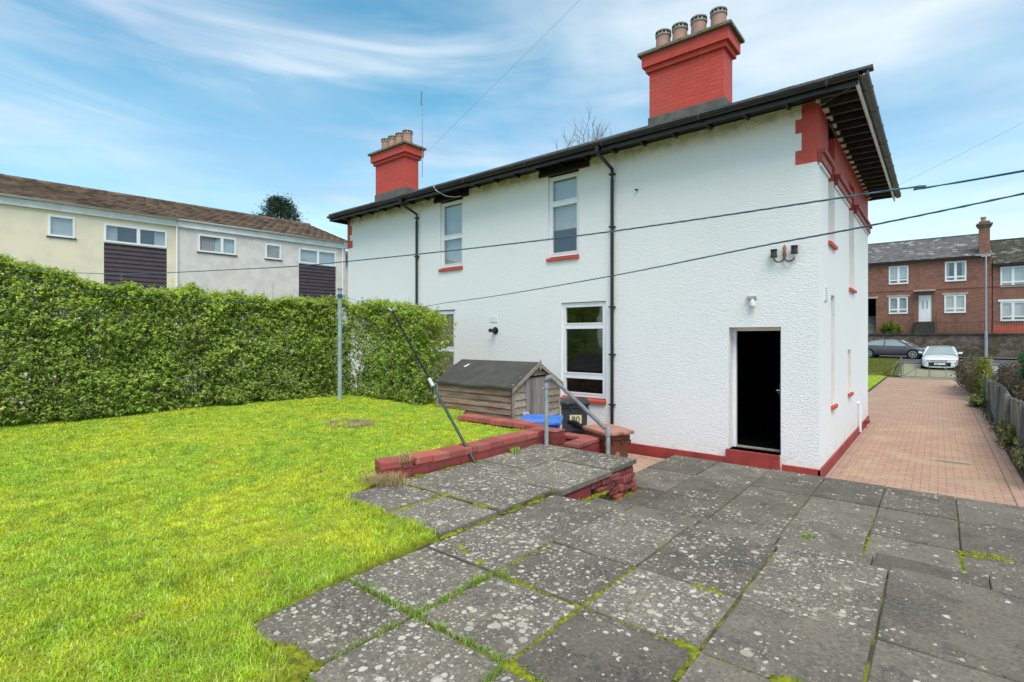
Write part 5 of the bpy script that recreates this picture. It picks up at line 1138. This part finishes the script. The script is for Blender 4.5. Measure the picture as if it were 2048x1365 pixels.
def rope(name, pts, r, label):
    # catmull-rom through pts, two twisted strands
    P_ = [Vector(p) for p in pts]; P_ = [P_[0] * 2 - P_[1]] + P_ + [P_[-1] * 2 - P_[-2]]; path = []
    for i in range(1, len(P_) - 2):
        a, b, c, d_ = P_[i - 1:i + 3]; L = (c - b).length; n = max(4, int(L / .03))
        for k in range(n): s_ = k / n; path.append(.5 * ((2 * b) + (c - a) * s_ + (2 * a - 5 * b + 4 * c - d_) * s_ * s_ + (3 * b - a - 3 * c + d_) * s_ ** 3))
    path.append(P_[-2]); mb = MB()
    up = Vector((0, 0, 1))
    for ph in (0, 2 * pi / 3, 4 * pi / 3):
        q = []; tt = 0
        for i, p in enumerate(path):
            d_ = (path[min(i + 1, len(path) - 1)] - path[max(0, i - 1)]).normalized(); a = d_.cross(up).normalized(); b = d_.cross(a)
            if i: tt += (p - path[i - 1]).length
            w_ = ph + tt * 2 * pi / .05 * 0.35; q.append(p + (a * cos(w_) + b * sin(w_)) * r * .5)
        mb.tube(q, r * .62, 5)
    return tag(mb.build(name, 'rope', smooth=True), label, 'rope', 'washing lines over the garden')
rope('clothes_line', [(-9.6, .75, 3.20), (-8.4, .85, 3.061), (-5.344, 1.164, 2.788), (-3.172, 1.387, 2.669), (-2.308, 1.476, 2.641), (-1.026, 1.608, 2.63), (-.088, 1.704, 2.651), (.158, 1.73, 2.657), (2.4, 1.95, 2.80)], .0028, 'upper twisted green washing line crossing from left edge to right edge')
rope('clothes_line', [(-9.56, 6.0, 3.12), (-7.5, 5.08, 2.86), (-5.472, 4.196, 2.615), (-3.49, 3.331, 2.584), (-2.507, 2.901, 2.571), (-1.304, 2.376, 2.574), (-.539, 2.041, 2.59), (.159, 1.736, 2.604), (2.4, .75, 2.70)], .0029, 'lower green washing line running from the pole over the prop to the right')
rope('clothes_line', [(-9.6, .8, 3.15), (-9.3, 2.4, 2.86), (-9.3, 4.2, 2.88), (-9.62, 6.0, 3.12)], .0035, 'slack green washing line hanging against the hedge left of the pole')
mb = MB(); 
for k in range(5): mb.tube([(-9.6 + .052 * cos(a), 6.02 + .052 * sin(a), 3.08 + k * .018 + .006 * sin(a)) for a in [2 * pi * j / 10 for j in range(11)]], .006, 5)
tag(mb.build('rope_knot', 'rope'), 'green line wound round the top of the clothes pole', 'rope')
# telephone wires
def wire(pts, lb):
    mb = MB(); mb.tube(pts, .003, 5); tag(mb.build('overhead_wire', 'claygrey'), lb, 'wire', 'overhead telephone wires')
wire([(-11.55, 9.6, 7.16), (-5.88, 9.4, 9.43), (-.2, 9.2, 11.8)], 'thin wire rising from the left chimney across the sky')
wire([(-.9, 14.0, 5.46), (1.28, 14, 6.41), (8, 14, 9.4)], 'thin wire running from the right eaves up to the right edge')

# ------------------------------------------------------------------ drain cover, weeds, moss
t = thing('drain_cover', 'sunken round concrete drain cover half hidden in the lawn', 'drain cover', (-6.75, 4.42, .86))
zc = lz(-6.75, 4.42)
mb = MB(); mb.lathe((-6.75, 4.42, zc), [(.21, -.06), (.22, .006), (.20, .012), (.02, .014)], 24); mb.build('cover', 'drain', t, smooth=True)
mb = MB(); mb.lathe((-6.75, 4.42, zc), [(.31, -.05), (.33, .006), (.28, .008)], 24); mb.build('rim', 'soil', t)
def tuft(pts, n, h, spread, name, label, mats='tuft', wd=.004, kind='stuff', cat='grass', lean=1.0):
    R = []; H = []
    for (x, y, z, s_) in pts:
        k = int(n * s_); a = rng.normal(0, spread, (k, 2)); R.append(np.column_stack([x + a[:, 0], y + a[:, 1], np.full(k, z)])); H.append(rng.uniform(.4, 1, k) * h * (s_ ** .5))
    R = np.concatenate(R); H = np.concatenate(H); V, F = blades(R, H, np.full(len(R), wd), lean); k = len(R)
    return struct(npmesh(name, V, F, [mats], {'tone': np.repeat(rng.uniform(0, 1, k), 3), 'tone2': np.repeat(rng.uniform(0, 1, k), 3)}), kind, label, cat)
pts = []
def along(a, b, step, z, lo=.3, hi=1.): 
    d_ = Vector((b[0] - a[0], b[1] - a[1])); L = d_.length; s_ = 0
    while s_ < L: p = Vector(a[:2]) + d_ * (s_ / L); pts.append((p.x + random.uniform(-.012, .012), p.y + random.uniform(-.012, .012), z, random.uniform(lo, hi))); s_ += step * random.uniform(.6, 1.4)
Zj = NEAR - .012
along((-2.60, 1.70), (-2.04, 1.70), .035, Zj); along((-2.04, 1.70), (-2.04, 2.31), .035, Zj); along((-2.04, 1.16), (-2.04, 1.68), .05, Zj, .2, .8); along((-2.0, 1.70), (-1.45, 1.70), .04, Zj, .2, .9)
along((-2.0, 2.31), (-1.9, 2.31), .03, Zj); along((-1.43, 1.1), (-1.43, 1.7), .06, Zj, .2, .8); along((-1.4, 1.70), (-.85, 1.70), .07, Zj, .2, .6); along((-.83, 1.70), (-.83, 1.72), .004, Zj, 1.2, 1.8); along((-2.0, 1.1), (-1.5, 1.1), .05, Zj, .3, 1)
tuft(pts, 42, .060, .014, 'joint_grass', 'small tufts of green grass growing in the near slab joints')
pts = [(-3.42, 4.9, PLAT, 1.4), (-3.80, 4.95, PLAT, .6)]; pts = [(-3.86, 4.72, PLAT, 1.6)]; tuft(pts, 40, .07, .03, 'weed', 'small leafy weed at the foot of the garden wall on the platform', wd=.012)
pts = [(-2.52, 3.98, TREAD, 1.6), (-2.50, 4.1, TREAD, .8)]; tuft(pts, 45, .08, .03, 'weed', 'bright green weed in the corner below the platform edge', wd=.01)
pts = [(-.86, 4.95, LOW, 1.2)]; tuft(pts, 26, .04, .03, 'weed', 'tiny green weed in a joint of the lower paving', wd=.012)
pts = [(-3.62 - random.uniform(0, .2), 5.5 + random.uniform(0, .25), .83, 1.) for _ in range(10)]; tuft(pts, 30, .05, .03, 'planter_weed', 'mossy yellow weeds growing inside the stepped brick planter wall')
# dry grass at wall end
pts = [(-4.05 + random.uniform(-.15, .12), 3.02 + random.uniform(-.18, .12), .90, random.uniform(.5, 1.4)) for _ in range(26)] + [(-4.02, 3.25, 1.05, 1.6)] * 3 + [(-3.9 + random.uniform(-.05, .1), 3.0 + random.uniform(-.1, .1), .90, 1) for _ in range(8)]
o = tuft(pts, 20, .13, .035, 'dry_grass', 'straw coloured dead grass round the near end of the garden wall', 'straw', .0035, lean=1.6)
pts = [(-6.75 + .30 * cos(a) * random.uniform(.6, 1.25), 4.42 + .30 * sin(a) * random.uniform(.6, 1.25), zc, random.uniform(.4, 1.)) for a in [2 * pi * k / 90 for k in range(90)]]
tuft(pts, 22, .07, .03, 'dry_grass', 'orange brown dead grass ringing the drain cover', 'straw', .008, lean=1.4)
# moss cushions
def mossline(segs, name, label):
    vs = []; fs = []; tn = []
    ico = bmesh.new(); bmesh.ops.create_icosphere(ico, subdivisions=2, radius=1); bv = np.array([q.co[:] for q in ico.verts]); bf = np.array([[q.index for q in f.verts] for f in ico.faces]); ico.free(); k = 0
    for a, b, z, dens, rad, sp in segs:
        L = math.hypot(b[0] - a[0], b[1] - a[1]); m = max(1, int(L * dens))
        for _ in range(int(m * 1.9)):
            s_ = random.random(); r = rad * random.uniform(.5, 1.25); x = a[0] + (b[0] - a[0]) * s_ + random.gauss(0, sp); y = a[1] + (b[1] - a[1]) * s_ + random.gauss(0, sp)
            gt = fn(x * 5, y * 5, 4) + .5 * fn(x * 17, y * 17, 2)
            if sp < .015 and gt < -.28: continue
            if sp < .015: r *= .5 + 1.1 * min(1, max(0, gt * 2.2))
            q = bv * (1 + .25 * rng.normal(size=(len(bv), 1)) * .6) * np.array([r * random.uniform(.8, 1.5), r * random.uniform(.8, 1.5), r * .55]) + np.array([x, y, z])
            vs.append(q); fs.append(bf + k); tn.append(np.full(len(bf), random.random())); k += len(bv)
    V = np.concatenate(vs); F = np.concatenate(fs); T_ = np.concatenate(tn)
    return struct(npmesh(name, V, F, ['moss'], {'tone': T_ * .7, 'tone2': T_}), 'stuff', label, 'moss')
zz = NEAR - .006
mossline([((-2.6, 2.47), (-2.05, 2.33), zz, 140, .014, .012), ((-2.0, 2.31), (-1.43, 2.31), zz - .004, 120, .011, .006), ((-1.43, 1.7), (-1.43, 2.9), zz, 150, .012, .005), ((-2.04, 2.35), (-2.04, 2.9), zz, 130, .010, .005),
          ((-1.43, 2.91), (-.85, 2.91), zz, 90, .011, .006), ((-1.43, 1.7), (-.83, 1.7), zz, 170, .013, .008), ((-.83, 1.7), (-.83, 2.31), zz, 110, .011, .005), ((-.83, 1.70), (-.2, 1.70), zz, 160, .012, .008),
          ((-1.4, 2.31), (-.83, 2.31), zz, 170, .012, .008), ((-.83, 2.31), (-.4, 2.31), zz, 60, .010, .006), ((-.50, 2.31), (-.24, 2.30), zz + .004, 900, .016, .022), ((-.25, 2.28), (-.26, 1.95), zz + .004, 700, .017, .028), ((-.25, 1.95), (-.25, 1.6), zz, 300, .013, .010), ((-.23, 2.31), (.37, 2.31), zz, 90, .010, .006), ((-.25, 1.2), (-.25, 1.6), zz, 200, .012, .008),
          ((.62, 3.0), (.95, 2.75), zz + .006, 420, .016, .09), ((.78, 2.6), (.80, 2.9), zz + .004, 300, .014, .05), ((-3.3, 2.5), (-3.3, 3.05), PLAT - .01, 110, .012, .006), ((-3.95, 3.09), (-2.75, 3.09), PLAT - .008, 130, .012, .006), ((-2.66, 2.45), (-2.64, 3.6), NEAR + .004, 160, .013, .010),
          ((-3.93, 3.3), (-3.91, 4.2), PLAT, 110, .016, .012), ((-2.3, 1.12), (-2.05, 1.14), NEAR + .002, 400, .016, .02), ((-2.05, 1.05), (-1.95, 1.0), zz + .002, 500, .013, .028), ((-2.58, 4.0), (-2.57, 4.6), TREAD, 120, .014, .015), ((-.45, 4.4), (-.45, 5.3), LOW - .004, 110, .010, .008), ((.14, 4.5), (.14, 5.4), LOW - .004, 110, .012, .010), ((.15, 5.35), (.4, 5.43), LOW + .0, 260, .012, .03), ((.2, 4.5), (1.3, 4.6), LOW, 60, .010, .008)],
         'joint_moss', 'cushions of yellow green moss in the joints between paving slabs')
# fallen straw and leaves on the lawn
def bit(name, x, y, L, w_, az, mat, label, cat):
    mb = MB(); z = lz(x, y) + .035; c_, s_ = cos(az), sin(az); n = 6; vs = []
    for k in range(n + 1):
        a = k / n - .5; b = .12 * L * sin(a * pi); ww = w_ * (1 - abs(a) * 1.2)
        for q in (-1, 1): vs.append((x + c_ * a * L - s_ * (b + q * ww), y + s_ * a * L + c_ * (b + q * ww), z + .008 * sin(a * 4)))
    mb.add(vs, [(2 * k, 2 * k + 1, 2 * k + 3, 2 * k + 2) for k in range(n)]); tag(mb.build(name, mat), label, cat)
bit('fallen_twig', -3.93, 1.62, .22, .004, 2.9, 'straw', 'single pale dry stalk lying on the middle of the lawn', 'twig')
bit('fallen_leaf', -3.0, .78, .05, .02, 1.1, 'copper', 'small reddish dead leaf on the near lawn', 'leaf'); bit('fallen_leaf', -3.52, -.55, .05, .02, .4, 'copper', 'orange dead leaf at the left edge of the lawn', 'leaf')
mb = MB(); mb.box(-.1, .45, 12.2, 12.26, .002, .03); tag(mb.build('wood_offcut', 'stonetrim'), 'pale strip of wood lying across the brick drive', 'wood')

# ------------------------------------------------------------------ hedges
def hedge(name, label, p0, p1, thick, zb, topf, dens, seed, gap=None):
    t = thing(name, label, 'hedge', ((p0[0] + p1[0]) / 2, (p0[1] + p1[1]) / 2, zb)); r = np.random.default_rng(seed)
    d_ = np.array([p1[0] - p0[0], p1[1] - p0[1]]); L = np.linalg.norm(d_); d_ = d_ / L; nr = np.array([d_[1], -d_[0]])
    # sprig centres through the hedge volume, crowded towards its skin
    ns = int(L * dens); s_ = r.uniform(0, L, ns); face = r.choice(4, ns, p=(.50, .18, .10, .22)); q = r.uniform(0, 1, ns); C = []; Nn = []
    top = np.array([topf(a / L) for a in s_]); bulge = np.array([.13 * fn(a * .9, b * 3, seed) + .12 * fn(a * 2.7, b * 7, seed + 2) for a, b in zip(s_, q)])
    zq = zb + .03 + q * (top - zb); dep = np.abs(r.normal(0, .09, ns))
    off = np.where(face == 0, thick / 2 + bulge - dep, np.where(face == 1, r.uniform(-.5, .5, ns) * thick, np.where(face == 2, -thick / 2 + dep, r.uniform(-.42, .42, ns) * thick)))
    und = .05 * np.clip((zb + .5 - zq) / .5, 0, 1) * r.uniform(-.5, 1, ns); off = np.where(face == 0, off - und, off)
    hump = np.array([.15 * fn(a * 1.4, 3, seed + 5) + .12 * fn(a * 4.2, 7, seed) for a in s_]); ztop = top + hump
    zq = np.where(face == 1, ztop - np.abs(r.normal(0, .07, ns)), np.minimum(zq, ztop)); X = p0[0] + d_[0] * s_ + nr[0] * off; Y = p0[1] + d_[1] * s_ + nr[1] * off
    C = np.column_stack([X, Y, zq]); N0 = np.where((face == 0)[:, None], np.array([nr[0], nr[1], .55]), np.where((face == 1)[:, None], np.array([0, 0, 1.]), np.where((face == 2)[:, None], np.array([-nr[0], -nr[1], .5]), np.array([nr[0] * .4, nr[1] * .4, .6]))))
    hol = np.array([fn(a * 1.7, b * 1.7, c * 1.7 + seed) + .6 * fn(a * 4.3, b * 4.3, c * 4.3) for a, b, c in C])
    kk = (hol < .32) | (r.uniform(0, 1, ns) < .3); C, N0, face, zq, ztop, s_ = C[kk], N0[kk], face[kk], zq[kk], ztop[kk], s_[kk]; ns = len(C)
    if gap is not None:
        k = gap(s_ / L, zq, r); C, N0, face, zq, ztop, s_ = C[k], N0[k], face[k], zq[k], ztop[k], s_[k]; ns = len(C)
    per = 9; dirs = N0 + r.normal(0, .55, (ns, 3)); dirs /= np.linalg.norm(dirs, axis=1, keepdims=True); dirs[:, 2] = np.abs(dirs[:, 2]) * .8 + .1
    lc = np.repeat(C, per, 0); ld = np.repeat(dirs, per, 0); st = np.tile(np.linspace(0, 1, per), ns) * np.repeat(r.uniform(.08, .19, ns), per)
    lc = lc + ld * st[:, None] + r.normal(0, .014, lc.shape); ln = ld * .5 + np.array([0, 0, .55]) + r.normal(0, .5, lc.shape) + np.repeat(N0, per, 0) * .35
    size = r.uniform(.034, .070, len(lc)); V, F = leaves(lc, ln, size, .5, .12)
    young = (r.uniform(0, 1, len(lc)) < .55 * np.clip(1 - np.repeat(ztop - zq, per) / .75, .06, 1))
    tn = np.repeat(r.uniform(0, 1, len(lc)), 2); t2 = np.clip(np.repeat(r.uniform(0, 1, ns), per) + r.normal(0, .15, len(lc)), 0, 1)
    npmesh('foliage', V, F, ['hedge', 'hedgetip'], {'tone': tn, 'tone2': np.repeat(t2, 2)}, t, np.repeat(young.astype(int), 2))
    mb = MB()      # stems inside
    for _ in range(int(L * 16)):
        a = random.uniform(.02, .98) * L; o1 = random.uniform(-.3, .3) * thick; x, y = p0[0] + d_[0] * a + nr[0] * o1, p0[1] + d_[1] * a + nr[1] * o1; tz = topf(a / L); P1 = [(x, y, zb - .05)]
        for k in range(1, 5): P1.append((x + random.uniform(-.12, .12) * k * .7, y + random.uniform(-.12, .12) * k * .7, zb + (tz - zb - .1) * k / 4 * random.uniform(.85, 1)))
        mb.tube(P1, [.013, .011, .008, .006, .003], 4)
        for k in range(6):
            b = random.choice(P1[1:]); mb.tube([b, (b[0] + random.uniform(-.3, .3), b[1] + random.uniform(-.3, .3), b[2] + random.uniform(.05, .3))], [.006, .003], 3)
    mb.build('stems', 'bark', t)
    # stray shoots above the top
    mb = MB(); lc = []; ld = []
    for _ in range(int(L * 13)):
        a = random.uniform(0, 1); x, y = p0[0] + d_[0] * a * L + random.uniform(-.2, .2), p0[1] + d_[1] * a * L + random.uniform(-.2, .2); z0 = topf(a) - .1; hh = random.uniform(.12, .34) * (1.5 if random.random() < .12 else 1); lx, ly = random.uniform(-.06, .06), random.uniform(-.06, .06)
        mb.tube([(x, y, z0), (x + lx, y + ly, z0 + hh)], [.004, .002], 3); k = int(hh / .032)
        for j in range(k):
            f_ = j / k
            if f_ < .2: continue
            for sg in (-1, 1): an = j * 1.2 + sg * pi / 2; lc.append((x + lx * f_ + .02 * cos(an), y + ly * f_ + .02 * sin(an), z0 + hh * f_)); ld.append((cos(an) * .3, sin(an) * .3, .9))
    mb.build('stray_twigs', 'twig', t); lc = np.array(lc); V, F = leaves(lc, np.array(ld), r.uniform(.022, .042, len(lc)), .45, .1)
    npmesh('shoot_leaves', V, F, ['hedgetip'], {'tone': np.repeat(r.uniform(0, 1, len(lc)), 2), 'tone2': np.repeat(r.uniform(0, 1, len(lc)), 2)}, t)
    return t
def topA(s):  # near left is taller
    v = -1.5 + s * 8.2; xs = [-1.5, 1.2, 1.8, 2.5, 3.4, 5, 6.7]; zs = [3.75, 3.42, 3.28, 3.10, 3.04, 3.02, 2.98]
    return float(np.interp(v, xs, zs))
def gapA(s, z, r): return ~((s > .93) & (z > 1.3) & (r.uniform(0, 1, len(s)) < .35)) & ~((z > 2.35) & (z < 2.85) & (r.uniform(0, 1, len(s)) < .15)) & ~((z < .95) & (r.uniform(0, 1, len(s)) < .05))
hedge('privet_hedge', 'tall clipped green hedge running along the left side of the lawn', (-12.1, -1.5), (-10.62, 6.75), .75, .86, topA, 4700, 11, gapA)
def gapB(s, z, r): return ~((s < .22) & (r.uniform(0, 1, len(s)) < .45)) & ~((s < .75) & (z < 2.3) & (r.uniform(0, 1, len(s)) < .25))
hedge('privet_hedge', 'shorter green hedge across the back of the lawn beside the shed', (-10.35, 7.02), (-7.55, 6.92), .70, .80, lambda s: float(np.interp(s, [0, .3, .6, .85, 1], [2.92, 2.95, 2.88, 2.70, 2.52])), 3600, 23, gapB)

# ------------------------------------------------------------------ trees and shrubs
def bare_tree(name, label, base, H_, seed):
    random.seed(seed); t = thing(name, label, 'tree', base); mb = MB(); tw = MB()
    def grow(p, d_, L, r, lev):
        n = 4; pts = [p]; 
        for k in range(n): d_ = (d_ + Vector((random.uniform(-.16, .16), random.uniform(-.16, .16), random.uniform(-.03, .12)))).normalized(); pts.append(pts[-1] + d_ * L / n)
        (mb if lev < 3 else tw).tube(pts, [r * (1 - .45 * k / n) for k in range(n + 1)], 6 if lev < 3 else 3, cap=False)
        if lev >= 5 or L < .25: return
        m = random.choice((4, 4, 5)) if lev else 8
        for _ in range(m):
            k = random.randint(1, n) if lev else random.randint(2, n); a = Vector((random.uniform(-1, 1), random.uniform(-1, 1), random.uniform(-.1, .7))).normalized(); nd = (d_ * (.75 if lev else .35) + a * (.75 if lev else 1.0)).normalized()
            grow(pts[k], nd, L * random.uniform(.55, .72), r * .55, lev + 1)
    grow(Vector(base), Vector((0, 0, 1)), H_ * .42, H_ * .018, 0); mb.build('trunk', 'bark', t); tw.build('twigs', 'twig', t); return t
bare_tree('bare_tree', 'leafless branching tree top rising behind the white house roof', (-18.3, 31., 0), 18.6, 5)
random.seed(12)
def leafball(t, name, c, rad, n, size, mat, seed, hole=.0):
    r = np.random.default_rng(seed); nb = max(10, n // 60); th = r.uniform(0, 2 * pi, nb); ph = np.arccos(r.uniform(-1, 1, nb)); rr = r.uniform(.35, 1, nb) ** .5
    B = np.column_stack([rr * np.sin(ph) * np.cos(th), rr * np.sin(ph) * np.sin(th), rr * np.cos(ph)]) * np.array(rad) + np.array(c)
    idx = r.integers(0, nb, n); C = B[idx] + r.normal(0, 1, (n, 3)) * np.array(rad) * .16; N_ = (C - np.array(c)) / np.array(rad) + r.normal(0, .5, (n, 3)) + [0, 0, .5]
    V, F = leaves(C, N_, r.uniform(.6, 1.2, n) * size, .5, .2); t2 = r.uniform(.1, .9, nb)[idx]
    return npmesh(name, V, F, [mat], {'tone': np.repeat(r.uniform(0, 1, n), 2), 'tone2': np.repeat(t2, 2)}, t)
pt = thing('conifer_tree', 'dark bushy conifer top rising behind the terraced house roof', 'tree', (-44.2, 21.9, 0))
mb = MB(); mb.tube([(-44.2, 21.9, 0), (-44.2, 21.9, 7), (-44.1, 21.9, 13.6)], [.4, .25, .05], 8)
for k in range(60):
    z = random.uniform(6, 13.8); L = (14.6 - z) * .42; a = random.uniform(0, 2 * pi); mb.tube([(-44.2, 21.9, z - .3), (-44.2 + L * cos(a), 21.9 + L * sin(a), z + .2)], [.05, .015], 4)
mb.build('trunk', 'bark', pt)
r = np.random.default_rng(4); n = 26000; zc_ = r.uniform(5.5, 14.3, n); nb = 420; bz = r.uniform(5.5, 14.1, nb); ba = r.uniform(0, 2 * pi, nb); br = (np.clip((15.0 - bz) * .62, .25, 3.4)) * r.uniform(.55, 1.08, nb)
B_ = np.column_stack([-44.2 + br * np.cos(ba), 21.9 + br * np.sin(ba), bz]); ix = r.integers(0, nb, n); C = B_[ix] + r.normal(0, 1, (n, 3)) * [.30, .30, .24]
V, F = leaves(C, r.normal(0, 1, (n, 3)) + [0, 0, .8], r.uniform(.12, .30, n), .3, .1); npmesh('crown', V, F, ['pine'], {'tone': np.repeat(r.uniform(0, 1, n), 2), 'tone2': np.repeat(r.uniform(0, 1, nb)[ix], 2)}, pt)
def shrub(label, c, rad, n, size, mat, seed, cat='shrub'):
    t = thing('shrub', label, cat, (c[0], c[1], 0)); leafball(t, 'foliage', c, rad, n, size, mat, seed); mb = MB()
    for _ in range(26): a = random.uniform(0, 2 * pi); q = random.uniform(.3, .95); mb.tube([(c[0] + random.uniform(-.06, .06), c[1] + random.uniform(-.06, .06), c[2] - rad[2]), (c[0] + rad[0] * q * cos(a) * .5, c[1] + rad[1] * q * sin(a) * .5, c[2]), (c[0] + rad[0] * q * cos(a), c[1] + rad[1] * q * sin(a), c[2] + rad[2] * random.uniform(.2, .9))], [.014, .008, .003], 4)
    mb.build('stems', 'bark', t); return t
shrub('dark brown leaved bush spilling over the drive beside the right gate', (1.12, 28.5, .72), (.55, 3.6, .66), 9000, .09, 'brownshrub', 31)
shrub('yellow green conical bush between the brown bush and the fence', (1.22, 24.6, .78), (.22, .7, .8), 3600, .07, 'yellowbush', 32)
shrub('low cream variegated plant at the foot of the fence end', (.98, 22.6, .18), (.2, .8, .2), 1500, .08, 'shrub', 33)
shrub('cream variegated plant beside the middle of the fence', (1.10, 15.2, .22), (.12, .7, .25), 1300, .07, 'shrub', 34)
shrub('cream variegated plant at the near end of the fence', (1.14, 12.4, .26), (.14, 1.0, .24), 1700, .06, 'shrub', 35)
shrub('brown straggly bush leaning over the outside of the fence', (1.75, 19.5, 1.0), (.42, 4.2, .5), 9000, .07, 'brownshrub', 36)
shrub('glossy green evergreen shrub reaching in at the right edge', (1.62, 12.9, .62), (.26, 1.5, .6), 7000, .085, 'laurel', 37)
shrub('tall leafy evergreen branch overhanging the right edge', (1.85, 17.4, 1.65), (.32, .7, .5), 1100, .12, 'laurel', 38)
shrub('yellow green round bush beside the dark steps across the road', (-2.9, 51.0, 3.0), (.75, .6, .55), 3500, .12, 'yellowbush', 39)
struct(npmesh('leaf_litter', *leaves(np.column_stack([rng.uniform(.95, 1.22, 500), rng.uniform(14, 31, 500), np.full(500, .035)]), rng.normal(0, .3, (500, 3)) + [0, 0, 1], rng.uniform(.04, .09, 500)), ['straw'], {'tone': rng.uniform(0, 1, 1000), 'tone2': rng.uniform(0, 1, 1000)}), 'stuff', 'dry brown leaf litter along the drive edging', 'leaf litter')
